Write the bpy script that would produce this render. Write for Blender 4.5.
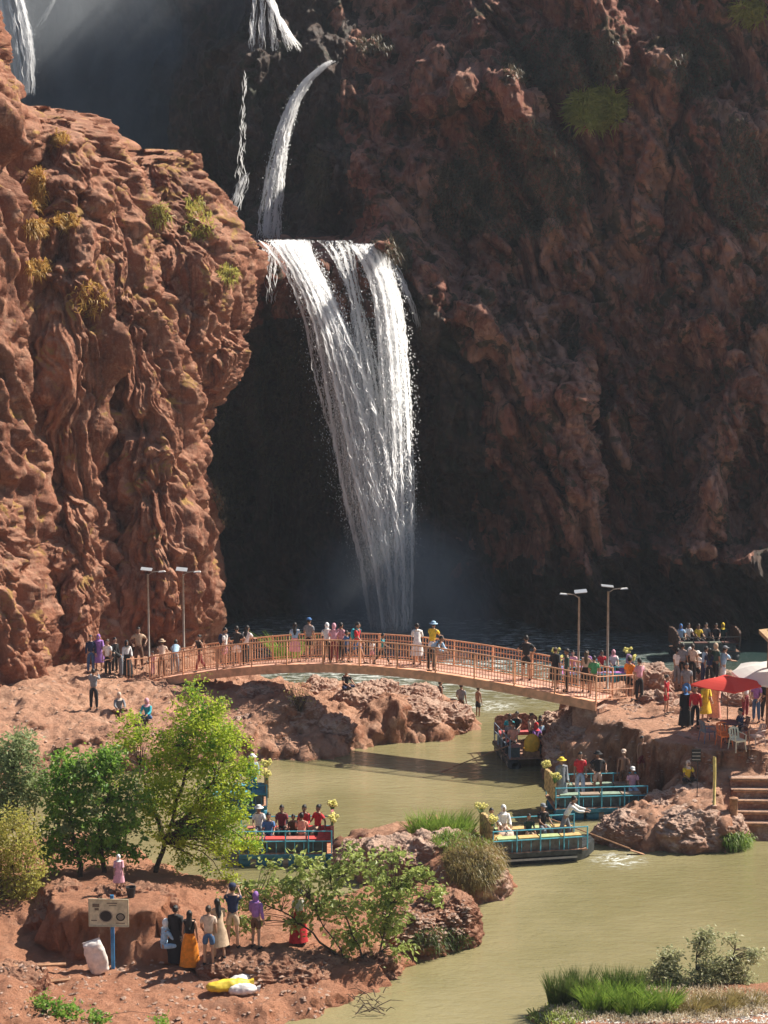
import bpy, bmesh, math, random
import numpy as np
from mathutils import Vector, Matrix
R = math.radians
for o in list(bpy.data.objects): bpy.data.objects.remove(o)
scene = bpy.context.scene
COL = scene.collection

# ------------------------------------------------------------------ camera
F = 2000.0; CX = 384.0; CY = 512.0; HC = 20.5
PITCH = math.atan(248.0 / F)
cam_d = bpy.data.cameras.new('camera'); cam = bpy.data.objects.new('camera', cam_d); COL.objects.link(cam)
cam.location = (0, 0, HC); cam.rotation_euler = (R(90) - PITCH, 0, 0)
cam_d.sensor_fit = 'HORIZONTAL'; cam_d.sensor_width = 36.0; cam_d.lens = 36.0 * F / 768.0
cam_d.clip_start = 0.5; cam_d.clip_end = 2000
scene.camera = cam

# ------------------------------------------------------------------ light
SUN_AZ = R(66)      # from +Y towards +X
SUN_EL = R(47)
world = bpy.data.worlds.new('World'); scene.world = world; world.use_nodes = True
wn = world.node_tree; wn.nodes.clear()
wo = wn.nodes.new('ShaderNodeOutputWorld'); wb = wn.nodes.new('ShaderNodeBackground')
ws = wn.nodes.new('ShaderNodeTexSky'); ws.sky_type = 'NISHITA'; ws.sun_disc = False
ws.sun_elevation = SUN_EL; ws.sun_rotation = SUN_AZ
wb.inputs['Strength'].default_value = 0.055
wn.links.new(ws.outputs[0], wb.inputs[0]); wn.links.new(wb.outputs[0], wo.inputs[0])
sl = bpy.data.lights.new('sun', 'SUN'); sl.energy = 5.0; sl.angle = R(0.5); sl.color = (1.0, 0.93, 0.82)
sun = bpy.data.objects.new('sun', sl); COL.objects.link(sun)
sdir = Vector((math.sin(SUN_AZ) * math.cos(SUN_EL), math.cos(SUN_AZ) * math.cos(SUN_EL), math.sin(SUN_EL)))
sun.rotation_euler = sdir.to_track_quat('Z', 'Y').to_euler(); sun.location = (60, 120, 120)
vs = scene.view_settings
vs.view_transform = 'Standard'; vs.look = 'None'; vs.gamma = 1; vs.exposure = 0.88; vs.use_curve_mapping = False
scene.render.engine = 'CYCLES'
scene.cycles.transparent_max_bounces = 24
scene.cycles.volume_bounces = 0
scene.cycles.max_bounces = 6

# ------------------------------------------------------------------ pixel of the photograph -> place in the world
_cp, _sp = math.cos(PITCH), math.sin(PITCH)
def ray(px, py):
    a = (np.asarray(px, float) - CX) / F; b = (CY - np.asarray(py, float)) / F
    return a, _cp + b * _sp, -_sp + b * _cp
def at(px, py, Y):
    x, y, z = ray(px, py); k = np.asarray(Y, float) / y
    return np.stack([x * k, y * k, HC + z * k], -1)
def onz(px, py, z0=0.0):
    x, y, z = ray(px, py); k = (z0 - HC) / z
    return np.stack([x * k, y * k, np.broadcast_to(np.asarray(z0, float), np.shape(k))], -1)

# ------------------------------------------------------------------ numpy noise
_rs = np.random.RandomState(7)
_perm = _rs.permutation(256); _perm = np.concatenate([_perm, _perm, _perm]).astype(np.int64)
_g = _rs.normal(size=(256, 3)); _g /= np.linalg.norm(_g, axis=1)[:, None]
def perlin(p):
    p = np.asarray(p, float); i = np.floor(p).astype(np.int64); f = p - i; i &= 255
    u = f * f * f * (f * (f * 6 - 15) + 10)
    def gr(dx, dy, dz):
        h = _perm[_perm[_perm[i[..., 0] + dx] + i[..., 1] + dy] + i[..., 2] + dz]
        g = _g[h]
        return g[..., 0] * (f[..., 0] - dx) + g[..., 1] * (f[..., 1] - dy) + g[..., 2] * (f[..., 2] - dz)
    x0 = gr(0,0,0) * (1 - u[..., 0]) + gr(1,0,0) * u[..., 0]
    x1 = gr(0,1,0) * (1 - u[..., 0]) + gr(1,1,0) * u[..., 0]
    x2 = gr(0,0,1) * (1 - u[..., 0]) + gr(1,0,1) * u[..., 0]
    x3 = gr(0,1,1) * (1 - u[..., 0]) + gr(1,1,1) * u[..., 0]
    y0 = x0 * (1 - u[..., 1]) + x1 * u[..., 1]; y1 = x2 * (1 - u[..., 1]) + x3 * u[..., 1]
    return (y0 * (1 - u[..., 2]) + y1 * u[..., 2]) * 1.6
def fbm(p, o=4, g=0.5, l=2.03):
    s = 0; a = 1.0; q = np.asarray(p, float)
    for k in range(o):
        s = s + a * perlin(q + k * 17.3); q = q * l; a *= g
    return s
def billow(p, o=4, g=0.5, l=2.1):       # rounded lumps with sharp creases, about 0..1
    s = 0; a = 1.0; t = 0; q = np.asarray(p, float)
    for k in range(o):
        s = s + a * np.abs(perlin(q + k * 11.7)); t += a; q = q * l; a *= g
    return s / t * 2.2
def sstep(a, b, x):
    t = np.clip((np.asarray(x, float) - a) / (b - a), 0, 1); return t * t * (3 - 2 * t)
V3 = lambda *a: np.array(a, float)

# ------------------------------------------------------------------ objects
def tag(o, label=None, cat=None, group=None, kind=None):
    if label: o['label'] = label
    if cat: o['category'] = cat
    if group: o['group'] = group
    if kind: o['kind'] = kind
    return o
def mesh_np(name, verts, faces, smooth=True):
    verts = np.asarray(verts, np.float32).reshape(-1, 3); faces = np.asarray(faces, np.int32)
    me = bpy.data.meshes.new(name); n = faces.shape[1]
    me.vertices.add(len(verts)); me.vertices.foreach_set('co', verts.ravel())
    me.loops.add(faces.size); me.loops.foreach_set('vertex_index', faces.ravel())
    me.polygons.add(len(faces)); me.polygons.foreach_set('loop_start', np.arange(0, faces.size, n, dtype=np.int32))
    me.polygons.foreach_set('use_smooth', np.full(len(faces), smooth, bool))
    me.update(calc_edges=True); me.validate()
    return me
def link(name, me, mat=None, parent=None):
    o = bpy.data.objects.new(name, me); COL.objects.link(o)
    if mat is not None:
        if len(me.materials) == 0: me.materials.append(mat)
    if parent is not None: o.parent = parent
    return o
def empty(name, loc=(0,0,0), rz=0, label=None, cat=None, group=None):
    o = bpy.data.objects.new(name, None); COL.objects.link(o)
    o.location = loc; o.rotation_euler = (0, 0, rz); o.empty_display_size = .2
    return tag(o, label, cat, group)
def grid_faces(nr, nc, wrap=False):
    i = np.arange(nr - 1)[:, None]; j = np.arange(nc if wrap else nc - 1)[None, :]
    j2 = (j + 1) % nc
    return np.stack([i * nc + j, i * nc + j2, (i + 1) * nc + j2, (i + 1) * nc + j], -1).reshape(-1, 4)
def grid_normals(P):
    du = np.gradient(P, axis=1); dv = np.gradient(P, axis=0)
    n = np.cross(du, dv); n /= np.linalg.norm(n, axis=-1, keepdims=True) + 1e-9
    return n
class MB:
    """collects boxes, tubes and lathes into one mesh"""
    def __init__(s): s.v = []; s.f = []; s.n = 0
    def add(s, v, f):
        v = [tuple(map(float, q)) for q in v]
        s.v += v; s.f += [tuple(int(a) + s.n for a in q) for q in f]; s.n += len(v); return s
    def box(s, c, d, rz=0, rx=0, ry=0, taper=1.0):
        x, y, z = d[0] / 2, d[1] / 2, d[2] / 2
        vs_ = [(-x,-y,-z),(x,-y,-z),(x,y,-z),(-x,y,-z),(-x*taper,-y*taper,z),(x*taper,-y*taper,z),(x*taper,y*taper,z),(-x*taper,y*taper,z)]
        M = Matrix.Rotation(rz, 3, 'Z') @ Matrix.Rotation(ry, 3, 'Y') @ Matrix.Rotation(rx, 3, 'X')
        return s.add([M @ Vector(v) + Vector(c) for v in vs_], [(0,3,2,1),(4,5,6,7),(0,1,5,4),(1,2,6,5),(2,3,7,6),(3,0,4,7)])
    def tube(s, pts, r, n=8, caps=True):
        pts = [Vector(p) for p in pts]; rr = r if hasattr(r, '__len__') else [r] * len(pts)
        vs_ = []; fs = []; up0 = None
        for i, p in enumerate(pts):
            d = (pts[min(i + 1, len(pts) - 1)] - pts[max(i - 1, 0)]).normalized()
            if up0 is None: up0 = Vector((0,0,1)) if abs(d.z) < .9 else Vector((1,0,0))
            a = d.cross(up0); a = a.normalized() if a.length > 1e-4 else Vector((1,0,0)); b = a.cross(d).normalized()
            for k in range(n):
                t = 2 * math.pi * k / n; vs_.append(p + (a * math.cos(t) + b * math.sin(t)) * rr[i])
        for i in range(len(pts) - 1):
            for k in range(n):
                k2 = (k + 1) % n; fs.append((i*n+k, i*n+k2, (i+1)*n+k2, (i+1)*n+k))
        if caps: fs.append(tuple(range(n))); fs.append(tuple(range((len(pts)-1)*n + n - 1, (len(pts)-1)*n - 1, -1)))
        return s.add(vs_, fs)
    def lathe(s, c, prof, n=16):
        vs_ = []; fs = []; m = len(prof)
        for (r, z) in prof:
            for k in range(n):
                t = 2 * math.pi * k / n; vs_.append((c[0] + r * math.cos(t), c[1] + r * math.sin(t), c[2] + z))
        for i in range(m - 1):
            for k in range(n):
                k2 = (k + 1) % n; fs.append((i*n+k, i*n+k2, (i+1)*n+k2, (i+1)*n+k))
        fs.append(tuple(range(n - 1, -1, -1))); fs.append(tuple(range((m-1)*n, m*n)))
        return s.add(vs_, fs)
    def ell(s, c, r, n=12, m=8, rz=0):
        vs_ = []; fs = []; M = Matrix.Rotation(rz, 3, 'Z')
        for i in range(m + 1):
            ph = math.pi * i / m
            for k in range(n):
                t = 2 * math.pi * k / n
                vs_.append(M @ Vector((r[0]*math.sin(ph)*math.cos(t), r[1]*math.sin(ph)*math.sin(t), r[2]*math.cos(ph))) + Vector(c))
        for i in range(m):
            for k in range(n):
                k2 = (k + 1) % n; fs.append((i*n+k, (i+1)*n+k, (i+1)*n+k2, i*n+k2))
        return s.add(vs_, fs)
    def mesh(s, name, smooth=False):
        me = bpy.data.meshes.new(name); me.from_pydata(s.v, [], s.f); me.update()
        if smooth:
            me.polygons.foreach_set('use_smooth', [True] * len(me.polygons))
        return me
    def build(s, name, mat, parent=None, smooth=False):
        return link(name, s.mesh(name, smooth), mat, parent)

# ------------------------------------------------------------------ materials
class NT:
    def __init__(s, name):
        s.m = bpy.data.materials.new(name); s.m.use_nodes = True; s.t = s.m.node_tree; s.t.nodes.clear()
        s.out = s.n('ShaderNodeOutputMaterial')
    def n(s, typ, **kw):
        nd = s.t.nodes.new(typ)
        for k, v in kw.items(): setattr(nd, k, v)
        return nd
    def l(s, a, b): s.t.links.new(a, b); return b
    def val(s, sock, v):
        if isinstance(v, bpy.types.NodeSocket): s.l(v, sock)
        elif v is not None:
            if hasattr(v, '__len__') and len(v) == 3 and sock.type == 'RGBA': v = (*v, 1)
            sock.default_value = v
    def math(s, op, a, b=None, c=None, clamp=False):
        nd = s.n('ShaderNodeMath', operation=op, use_clamp=clamp); s.val(nd.inputs[0], a); s.val(nd.inputs[1], b); s.val(nd.inputs[2], c); return nd.outputs[0]
    def mix(s, f, a, b):
        nd = s.n('ShaderNodeMix', data_type='RGBA'); s.val(nd.inputs[0], f); s.val(nd.inputs[6], a); s.val(nd.inputs[7], b); return nd.outputs[2]
    def coord(s, scale=(1,1,1), which='obj', loc=(0,0,0)):
        if which == 'obj': c = s.n('ShaderNodeTexCoord').outputs['Object']
        else: c = s.n('ShaderNodeNewGeometry').outputs['Position']
        mp = s.n('ShaderNodeMapping'); mp.inputs['Scale'].default_value = scale; mp.inputs['Location'].default_value = loc; s.l(c, mp.inputs[0]); return mp.outputs[0]
    def noise(s, co, sc, det=4, rough=.55, dist=0):
        nd = s.n('ShaderNodeTexNoise'); s.l(co, nd.inputs['Vector']); nd.inputs['Scale'].default_value = sc
        nd.inputs['Detail'].default_value = det; nd.inputs['Roughness'].default_value = rough; nd.inputs['Distortion'].default_value = dist; return nd.outputs['Fac']
    def ramp(s, f, a, b):
        nd = s.n('ShaderNodeMapRange', interpolation_type='SMOOTHSTEP'); s.val(nd.inputs[0], f); nd.inputs[1].default_value = a; nd.inputs[2].default_value = b; return nd.outputs[0]
    def bump(s, h, strength=.5, dist=.05, normal=None):
        nd = s.n('ShaderNodeBump'); nd.inputs['Strength'].default_value = strength; nd.inputs['Distance'].default_value = dist; s.l(h, nd.inputs['Height'])
        if normal is not None: s.l(normal, nd.inputs['Normal'])
        return nd.outputs[0]
    def pbr(s, col, rough=.7, normal=None, spec=None, metal=None, alpha=None):
        p = s.n('ShaderNodeBsdfPrincipled'); s.val(p.inputs['Base Color'], col); s.val(p.inputs['Roughness'], rough)
        if normal is not None: s.l(normal, p.inputs['Normal'])
        if spec is not None: p.inputs['Specular IOR Level'].default_value = spec
        if metal is not None: p.inputs['Metallic'].default_value = metal
        if alpha is not None: s.val(p.inputs['Alpha'], alpha)
        return p
    def done(s, p): s.l(p.outputs[0], s.out.inputs[0]); return s.m
_mc = {}
def paint(col, rough=.6, var=.12, scale=8, metal=None, bump=0.0):
    key = (tuple(round(c, 3) for c in col), rough, var, scale, metal, bump)
    if key in _mc: return _mc[key]
    t = NT('surface'); c = t.coord(); n = t.noise(c, scale, 3)
    c2 = tuple(min(1, x * (1 + var)) for x in col); c1 = tuple(x * (1 - var * 1.6) for x in col)
    nor = t.bump(t.noise(c, scale * 4, 3), bump, .01) if bump else None
    _mc[key] = t.done(t.pbr(t.mix(t.ramp(n, .3, .7), c1, c2), rough, nor, metal=metal)); return _mc[key]

def rock_mat(name, c_dark, c_mid, c_light, dry=0.0, moss=0.0, topdust=0.5, bscale=1.0, streak=0.0, wet=False, patch=0.0, near_red=False):
    t = NT(name); P = t.coord(which='pos'); Pz = t.coord((1, 1, .3), 'pos')
    geo = t.n('ShaderNodeNewGeometry'); sep = t.n('ShaderNodeSeparateXYZ'); t.l(geo.outputs['Normal'], sep.inputs[0])
    n1 = t.noise(P, .35, 5, .6, .6); n2 = t.noise(P, 1.7, 6, .65); n3 = t.noise(Pz, 1.1, 5, .6, .4); n4 = t.noise(P, 9, 4, .7)
    col = t.mix(t.ramp(n1, .35, .68), c_dark, c_mid)
    col = t.mix(t.math('MULTIPLY', t.ramp(n2, .48, .70), .75), col, c_light)
    col = t.mix(t.math('MULTIPLY', t.ramp(n3, .50, .72), .55), col, tuple(x * .55 for x in c_dark))
    if patch:
        npa = t.noise(t.coord((1, 1, .6), 'pos', (3, 9, 4)), .16, 6, .62, 1.2)
        col = t.mix(t.math('MULTIPLY', t.ramp(npa, .49, .60), patch), col, tuple(x * 1.15 for x in c_light))
    if streak:
        ns = t.noise(t.coord((2.2, 2.2, .12), 'pos'), 1.3, 4, .6, .3)
        col = t.mix(t.math('MULTIPLY', t.ramp(ns, .5, .68), streak), col, (c_dark[0] * .35, c_dark[1] * .45, c_dark[2] * .55))
    col = t.mix(t.math('MULTIPLY', t.ramp(n4, .45, .8), .35), col, c_light)
    if topdust:
        col = t.mix(t.math('MULTIPLY', t.ramp(sep.outputs[2], .35, .85), topdust), col, tuple(min(1, x * 1.12) for x in c_light))
    if near_red:
        s2 = t.n('ShaderNodeSeparateXYZ'); t.l(P, s2.inputs[0]); col = t.mix(t.math('MULTIPLY', t.ramp(t.math('SUBTRACT', 70.0, s2.outputs[1]), 0, 6), .55), col, (.42, .155, .075))
    if dry:
        nd = t.noise(P, .8, 5, .7, .5)
        f = t.math('MULTIPLY', t.ramp(nd, .55, .63), t.ramp(sep.outputs[2], -.1, .45))
        col = t.mix(t.math('MULTIPLY', f, dry), col, (.50, .30, .09))
    if moss:
        nm = t.noise(P, .6, 5, .7, .6)
        col = t.mix(t.math('MULTIPLY', t.ramp(nm, .50, .60), moss), col, (.035, .045, .02))
    h = t.math('ADD', t.math('MULTIPLY', n4, .35), t.noise(P, 3.3 * bscale, 8, .75, .3))
    vo = t.n('ShaderNodeTexVoronoi', feature='SMOOTH_F1'); t.l(P, vo.inputs['Vector']); vo.inputs['Scale'].default_value = 2.6 * bscale
    h = t.math('ADD', h, t.math('MULTIPLY', vo.outputs['Distance'], .5))
    b = t.bump(h, .9, .28)
    b = t.bump(t.noise(P, 13, 6, .8), .8, .07, b)
    return t.done(t.pbr(col, .45 if wet else .9, b, spec=.3))
# ================================================================== cliffs
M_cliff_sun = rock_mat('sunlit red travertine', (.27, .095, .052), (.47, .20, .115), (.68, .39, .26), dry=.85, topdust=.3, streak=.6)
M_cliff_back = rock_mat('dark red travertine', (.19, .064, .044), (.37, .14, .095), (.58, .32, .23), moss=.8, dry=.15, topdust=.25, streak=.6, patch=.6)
M_bank = rock_mat('bank rock', (.28, .115, .072), (.54, .29, .195), (.78, .56, .43), topdust=.55, bscale=1.6)
M_redrock = rock_mat('red bank rock', (.20, .07, .038), (.38, .155, .085), (.56, .31, .20), topdust=.5, bscale=1.4)
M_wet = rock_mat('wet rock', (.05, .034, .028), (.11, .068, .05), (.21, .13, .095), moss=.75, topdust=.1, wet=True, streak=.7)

def interp(rows, q):
    rows = np.array(rows, float); return [np.interp(q, rows[:, 0], rows[:, k]) for k in range(1, rows.shape[1])]
def smooth1(a, k):
    if k <= 1: return a
    ker = np.hanning(k + 2)[1:-1]; ker /= ker.sum(); return np.convolve(np.pad(a, k, mode='edge'), ker, 'same')[k:-k]

def ridged(p, o=5, g=.6, l=2.07):
    s_ = 0; a = 1.0; t = 0; q = np.asarray(p, float); wgt = 1.0
    for k in range(o):
        n = (1 - np.abs(perlin(q + k * 9.1))) ** 2; s_ = s_ + a * n * wgt; wgt = np.clip(n * 1.6, 0, 1); t += a; q = q * l; a *= g
    return s_ / t * 1.6
def rocky(P, nrm, amp, seed, sz=1.0, flute=1.0, pits=1.0):
    """push a rock surface out along its normal: hanging flutes, broken lumps, ribs, pits"""
    q = P + seed * 31.7
    w = np.stack([fbm(q / (5 * sz), 3), fbm(q / (5 * sz) + 50, 3), fbm(q / (5 * sz) + 90, 3)], -1)
    a = (billow((q + w * 1.1) / (V3(2.5, 2.5, 26) * sz), 4, .55) - .5) * 3.0 * flute           # hanging flutes
    b = fbm((q + w * .6) / (V3(1.7, 1.7, 7.5) * sz), 6, .50) * .30                             # broken lumps
    r = (ridged((q + w * .4) / (V3(1.25, 1.25, 6.5) * sz) + 4, 4, .50) - .55) * .26
    d = (ridged(q / (V3(.42, .42, 1.3) * sz) + 8, 4, .72) - .5) * .20
    pt = fbm(q / (V3(.9, .9, 1.6) * sz) + 7, 3); pt2 = fbm(q / (V3(2.6, 2.6, 6) * sz) + 3, 2)
    c = -(sstep(.38, .60, pt) * .6 + sstep(.42, .60, pt2) * 1.5) * pits
    return P + nrm * ((a + b + r + d + c) * amp)[..., None]

def loft(rows, nv=300, nu=260, amp=.6, seed=1, sz=1.0, flute=1.0, pits=1.0, k=2.4):
    """a rock buttress: rows are (py, left px, right px, Y of its axis, half depth); a closed column"""
    py = np.linspace(rows[0][0], rows[-1][0], nv)
    L, Rr, Y, D = [smooth1(a, nv // 14) for a in interp(rows, py)]
    cen = at((L + Rr) / 2, py, Y); hw = (Rr - L) / 2 * Y / F
    th = np.linspace(0, 1, nu, endpoint=False); th = 2 * math.pi * (th + .10 * np.sin(2 * math.pi * th) * -1)   # denser in front
    th = th - math.pi / 2
    c, s = np.cos(th), np.sin(th); e = 2 / k
    ux = np.sign(c) * np.abs(c) ** e; uy = np.sign(s) * np.abs(s) ** e
    P = np.zeros((nv, nu, 3)); P[..., 0] = cen[:, None, 0] + hw[:, None] * ux; P[..., 1] = cen[:, None, 1] + D[:, None] * uy; P[..., 2] = cen[:, None, 2]
    n = np.zeros_like(P); n[..., 0] = c / np.maximum(hw[:, None], .3); n[..., 1] = s / D[:, None]; n /= np.linalg.norm(n, axis=-1, keepdims=True)
    P = rocky(P, n, amp, seed, sz, flute, pits)
    top = P[0].mean(0); bot = P[-1].mean(0)
    V = np.concatenate([P.reshape(-1, 3), [top], [bot]]); Fq = grid_faces(nv, nu, True)
    j = np.arange(nu); a = nv * nu
    caps = np.concatenate([np.stack([j * 0 + a, (j + 1) % nu, j, j * 0 + a], -1)[:, [0, 1, 2, 2]]])
    return V, Fq, nu, nv
def join_lofts(name, items, mat):
    VV = []; FF = []; n = 0
    for V, Fq, nu, nv in items:
        VV.append(V); FF.append(Fq + n); n += len(V)
    me = mesh_np(name, np.concatenate(VV), np.concatenate(FF))
    # close the ends
    bm = bmesh.new(); bm.from_mesh(me)
    ed = [e for e in bm.edges if e.is_boundary]
    bmesh.ops.holes_fill(bm, edges=ed, sides=0)
    for v in [v for v in bm.verts if not v.link_faces]: bm.verts.remove(v)
    bmesh.ops.recalc_face_normals(bm, faces=bm.faces[:]); bm.to_mesh(me); bm.free()
    o = link(name, me, mat); o['kind'] = 'structure'; return o

# ---- back cliff: one sheet of rock whose distance is set by its ledges, hollows and ribs
def back_cliff():
    px = np.concatenate([np.linspace(-420, -20, 80), np.arange(-18, 790, 1.7), np.linspace(792, 1250, 110)])
    py = np.concatenate([np.linspace(-62, -12, 30), np.arange(-10, 690, 1.7)])
    PX, PY = np.meshgrid(px, py)
    # control points: px, py -> Y
    cp = [(-400,-300,165),(-400,100,150),(-400,650,118),(-100,-100,160),(-100,200,148),(-100,650,116),
          (20,0,148),(20,120,146),(120,0,139),(90,-60,144),(120,150,137),(220,0,134),(220,200,133),(30,250,142),
          (290,0,131),(270,90,128.5),(330,60,127.5),(300,180,128.5),(360,0,133.5),(350,130,128),(380,60,130),(400,130,123),
          (340,228,124),(280,214,126.5),(280,228,125.5),(320,214,126),(320,228,125),(400,235,118.5),
          (420,-20,132),(420,-70,137),(430,90,121.5),(500,20,122.5),(480,90,117.5),(600,-20,118.5),(600,60,117.5),(760,0,117),(900,0,116),(1200,0,130),
          (420,-150,140),(510,-120,139),(600,-120,134),(760,-120,129),(950,-120,128),(420,-300,160),(600,-300,165),(900,-300,168),(1200,-300,190),
          (400,180,119),(430,180,118.5),(520,150,120),(460,240,116.5),(600,160,118),(520,200,118),(700,170,116),(768,170,115),(900,200,114),(1200,200,130),
          (390,250,114),(420,300,113.6),(470,330,114),(540,340,115),(530,260,117),(620,330,115.5),(700,330,115),(768,350,113),(900,380,112),
          (240,300,114),(270,262,111.4),(320,262,111),(370,262,111),
          (270,330,114),(330,330,115),(380,340,114),(240,400,114),(300,400,117),(360,420,118),(420,400,115),(470,430,113),
          (520,430,110.5),(570,400,113),(640,420,115),(720,420,113),(768,450,111),(900,480,110),
          (220,500,115),(300,520,118),(380,520,119),(460,520,117),(560,500,110.5),(600,520,113),(650,500,115),(720,510,112.5),(768,520,110),
          (200,620,113),(300,620,115),(400,620,117),(480,610,115),(580,590,111),(620,590,111.5),(680,580,111),(730,585,110),(768,580,108.5),(900,600,107),(1200,600,112),(1200,400,122),
          (200,690,111),(400,690,113),(580,690,112),(700,690,111),(768,690,110),(900,690,108)]
    cp = np.array(cp, float)
    num = 0; den = 0
    for x, y, d in cp:
        w = 1.0 / (((PX - x) ** 2 + ((PY - y) * .9) ** 2) + 260) ** 1.9
        num = num + w * d; den = den + w
    Y = num / den
    # hollow under the lip of the main fall and the dark alcove
    alc = sstep(.0, 1, 1 - ((PX - 335) / 165) ** 2 - ((PY - 470) / 215) ** 2)
    Y = Y + alc * 2.5
    # ribs: (list of px,py), half width px, how far they stand out
    def rib(pts, w, h):
        nonlocal Y
        best = np.full(PX.shape, 1e9)
        for (x0, y0), (x1, y1) in zip(pts[:-1], pts[1:]):
            dx, dy = x1 - x0, y1 - y0; t = np.clip(((PX - x0) * dx + (PY - y0) * dy) / (dx * dx + dy * dy), 0, 1)
            best = np.minimum(best, np.hypot(PX - x0 - t * dx, PY - y0 - t * dy))
        wob = fbm(np.stack([PX / 60, PY / 60, PX * 0], -1), 3) * w * .5
        r = np.clip(1 - ((best + wob) / w) ** 2, 0, 1)
        Y = Y - r ** .7 * h
    rib([(352,150),(375,200),(395,235),(455,300),(515,350),(555,400),(575,470),(600,560)], 26, 4.2)
    rib([(380,250),(430,330),(465,420),(470,500)], 22, 1.6)
    rib([(430,105),(470,85),(510,92),(530,130)], 20, 3.0)
    rib([(366,70),(385,110),(372,160)], 26, 1.5)
    rib([(590,330),(600,400),(640,470)], 22, 2.6)
    rib([(520,300),(560,350),(585,430),(600,520)], 12, 2.2)
    rib([(700,330),(735,380),(725,450),(700,540)], 18, 2.8)
    rib([(430,330),(445,400),(440,450)], 16, 2.2)
    rib([(530,130),(560,190),(575,260)], 30, 2.0)
    rib([(655,60),(650,140),(640,220)], 24, 2.0)
    rib([(735,130),(745,230),(725,320)], 28, 2.2)
    rib([(610,60),(590,10)], 20, 1.5)
    def hollow(cx, cy, rx, ry, h):
        nonlocal Y
        w2 = fbm(np.stack([PX / 26, PY / 30, PX * 0 + cx], -1), 3) * .45
        Y = Y + sstep(0, .7, 1 - ((PX - cx) / rx) ** 2 - ((PY - cy) / ry) ** 2 + w2) * h * (((PX - cx) / rx) ** 2 + ((PY - cy) / ry) ** 2 < 2.5)
    hollow(600, 385, 20, 32, 2.0); hollow(690, 385, 26, 26, 2.2); hollow(668, 440, 36, 90, 2.4); hollow(655, 575, 30, 22, 2.5); hollow(752, 470, 16, 60, 1.6)
    hollow(450, 250, 34, 60, 1.8); hollow(520, 480, 22, 60, 2.4); hollow(235, 470, 22, 90, 2.0); hollow(265, 380, 18, 60, 1.5)
    rib([(690,250),(668,330),(640,400)], 16, 1.5)
    rib([(768,330),(740,420),(700,520)], 30, 1.5)
    rib([(630,545),(700,560),(780,560)], 18, 2.5)
    rib([(255,60),(258,110),(250,150)], 18, 1.6)
    rib([(345,85),(335,150),(325,220)], 14, .8)
    rib([(264,246),(320,241),(386,248)], 8, 1.8)
    rib([(275,255),(285,318)], 16, 2.2); rib([(322,252),(338,300)], 13, 2.6); rib([(362,255),(372,330)], 9, 2.4)
    P = at(PX, PY, Y)
    n = np.zeros_like(P); n[..., 1] = -1
    g = grid_normals(P); g *= np.sign(-g[..., 1:2]); n = n * .6 + g * .4; n /= np.linalg.norm(n, axis=-1, keepdims=True)
    amp = .55 * np.ones_like(PX)
    near_lip = np.exp(-(((PX - 345) / 95) ** 2 + ((PY - 250) / 34) ** 2)); amp = amp * (1 - .75 * near_lip)
    q = rocky(P, n, 1.0, 3, 1.25, .95, .7)
    P = P + (q - P) * amp[..., None]
    # blocky ledges on the rock
    cr = np.stack([PX / 40 - PY / 68 + fbm(np.stack([PX / 90, PY / 120, PX * 0 + 5], -1), 2) * .7, PY / 300 + PX / 500, PX * 0], -1); P[..., 1] -= (billow(cr, 4, .45) - .4) * 2.4 * sstep(400, 500, PX)
    P[..., 1] -= (billow(P / V3(.8, .8, .9), 3, .6) - .45) * .35
    # the plateau behind the rim
    rim = P[0].copy(); back = []
    for dy, dz in ((120, 6), (60, 4), (22, 3), (7, 2), (2.0, .9)): r_ = rim.copy(); r_[:, 1] += dy; r_[:, 2] += dz + fbm(r_ / 9, 2) * .6; back.append(r_)
    P = np.concatenate([np.array(back), P]); PX = np.concatenate([PX[:1]] * 5 + [PX]); PY = np.concatenate([PY[:1]] * 5 + [PY])
    return mesh_np('cliff', P.reshape(-1, 3), grid_faces(*PX.shape)), PX, PY
me, PX, PY = back_cliff()
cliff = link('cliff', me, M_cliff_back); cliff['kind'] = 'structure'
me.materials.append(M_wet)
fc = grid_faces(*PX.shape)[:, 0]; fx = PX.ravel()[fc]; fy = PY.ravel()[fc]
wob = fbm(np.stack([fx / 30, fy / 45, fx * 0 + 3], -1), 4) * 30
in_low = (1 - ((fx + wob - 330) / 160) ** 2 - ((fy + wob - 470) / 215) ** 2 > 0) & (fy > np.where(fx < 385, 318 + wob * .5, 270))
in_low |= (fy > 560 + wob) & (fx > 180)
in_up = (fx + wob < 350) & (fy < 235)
me.polygons.foreach_set('material_index', np.where(in_low | in_up, 1, 0).astype(np.int32))

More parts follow.
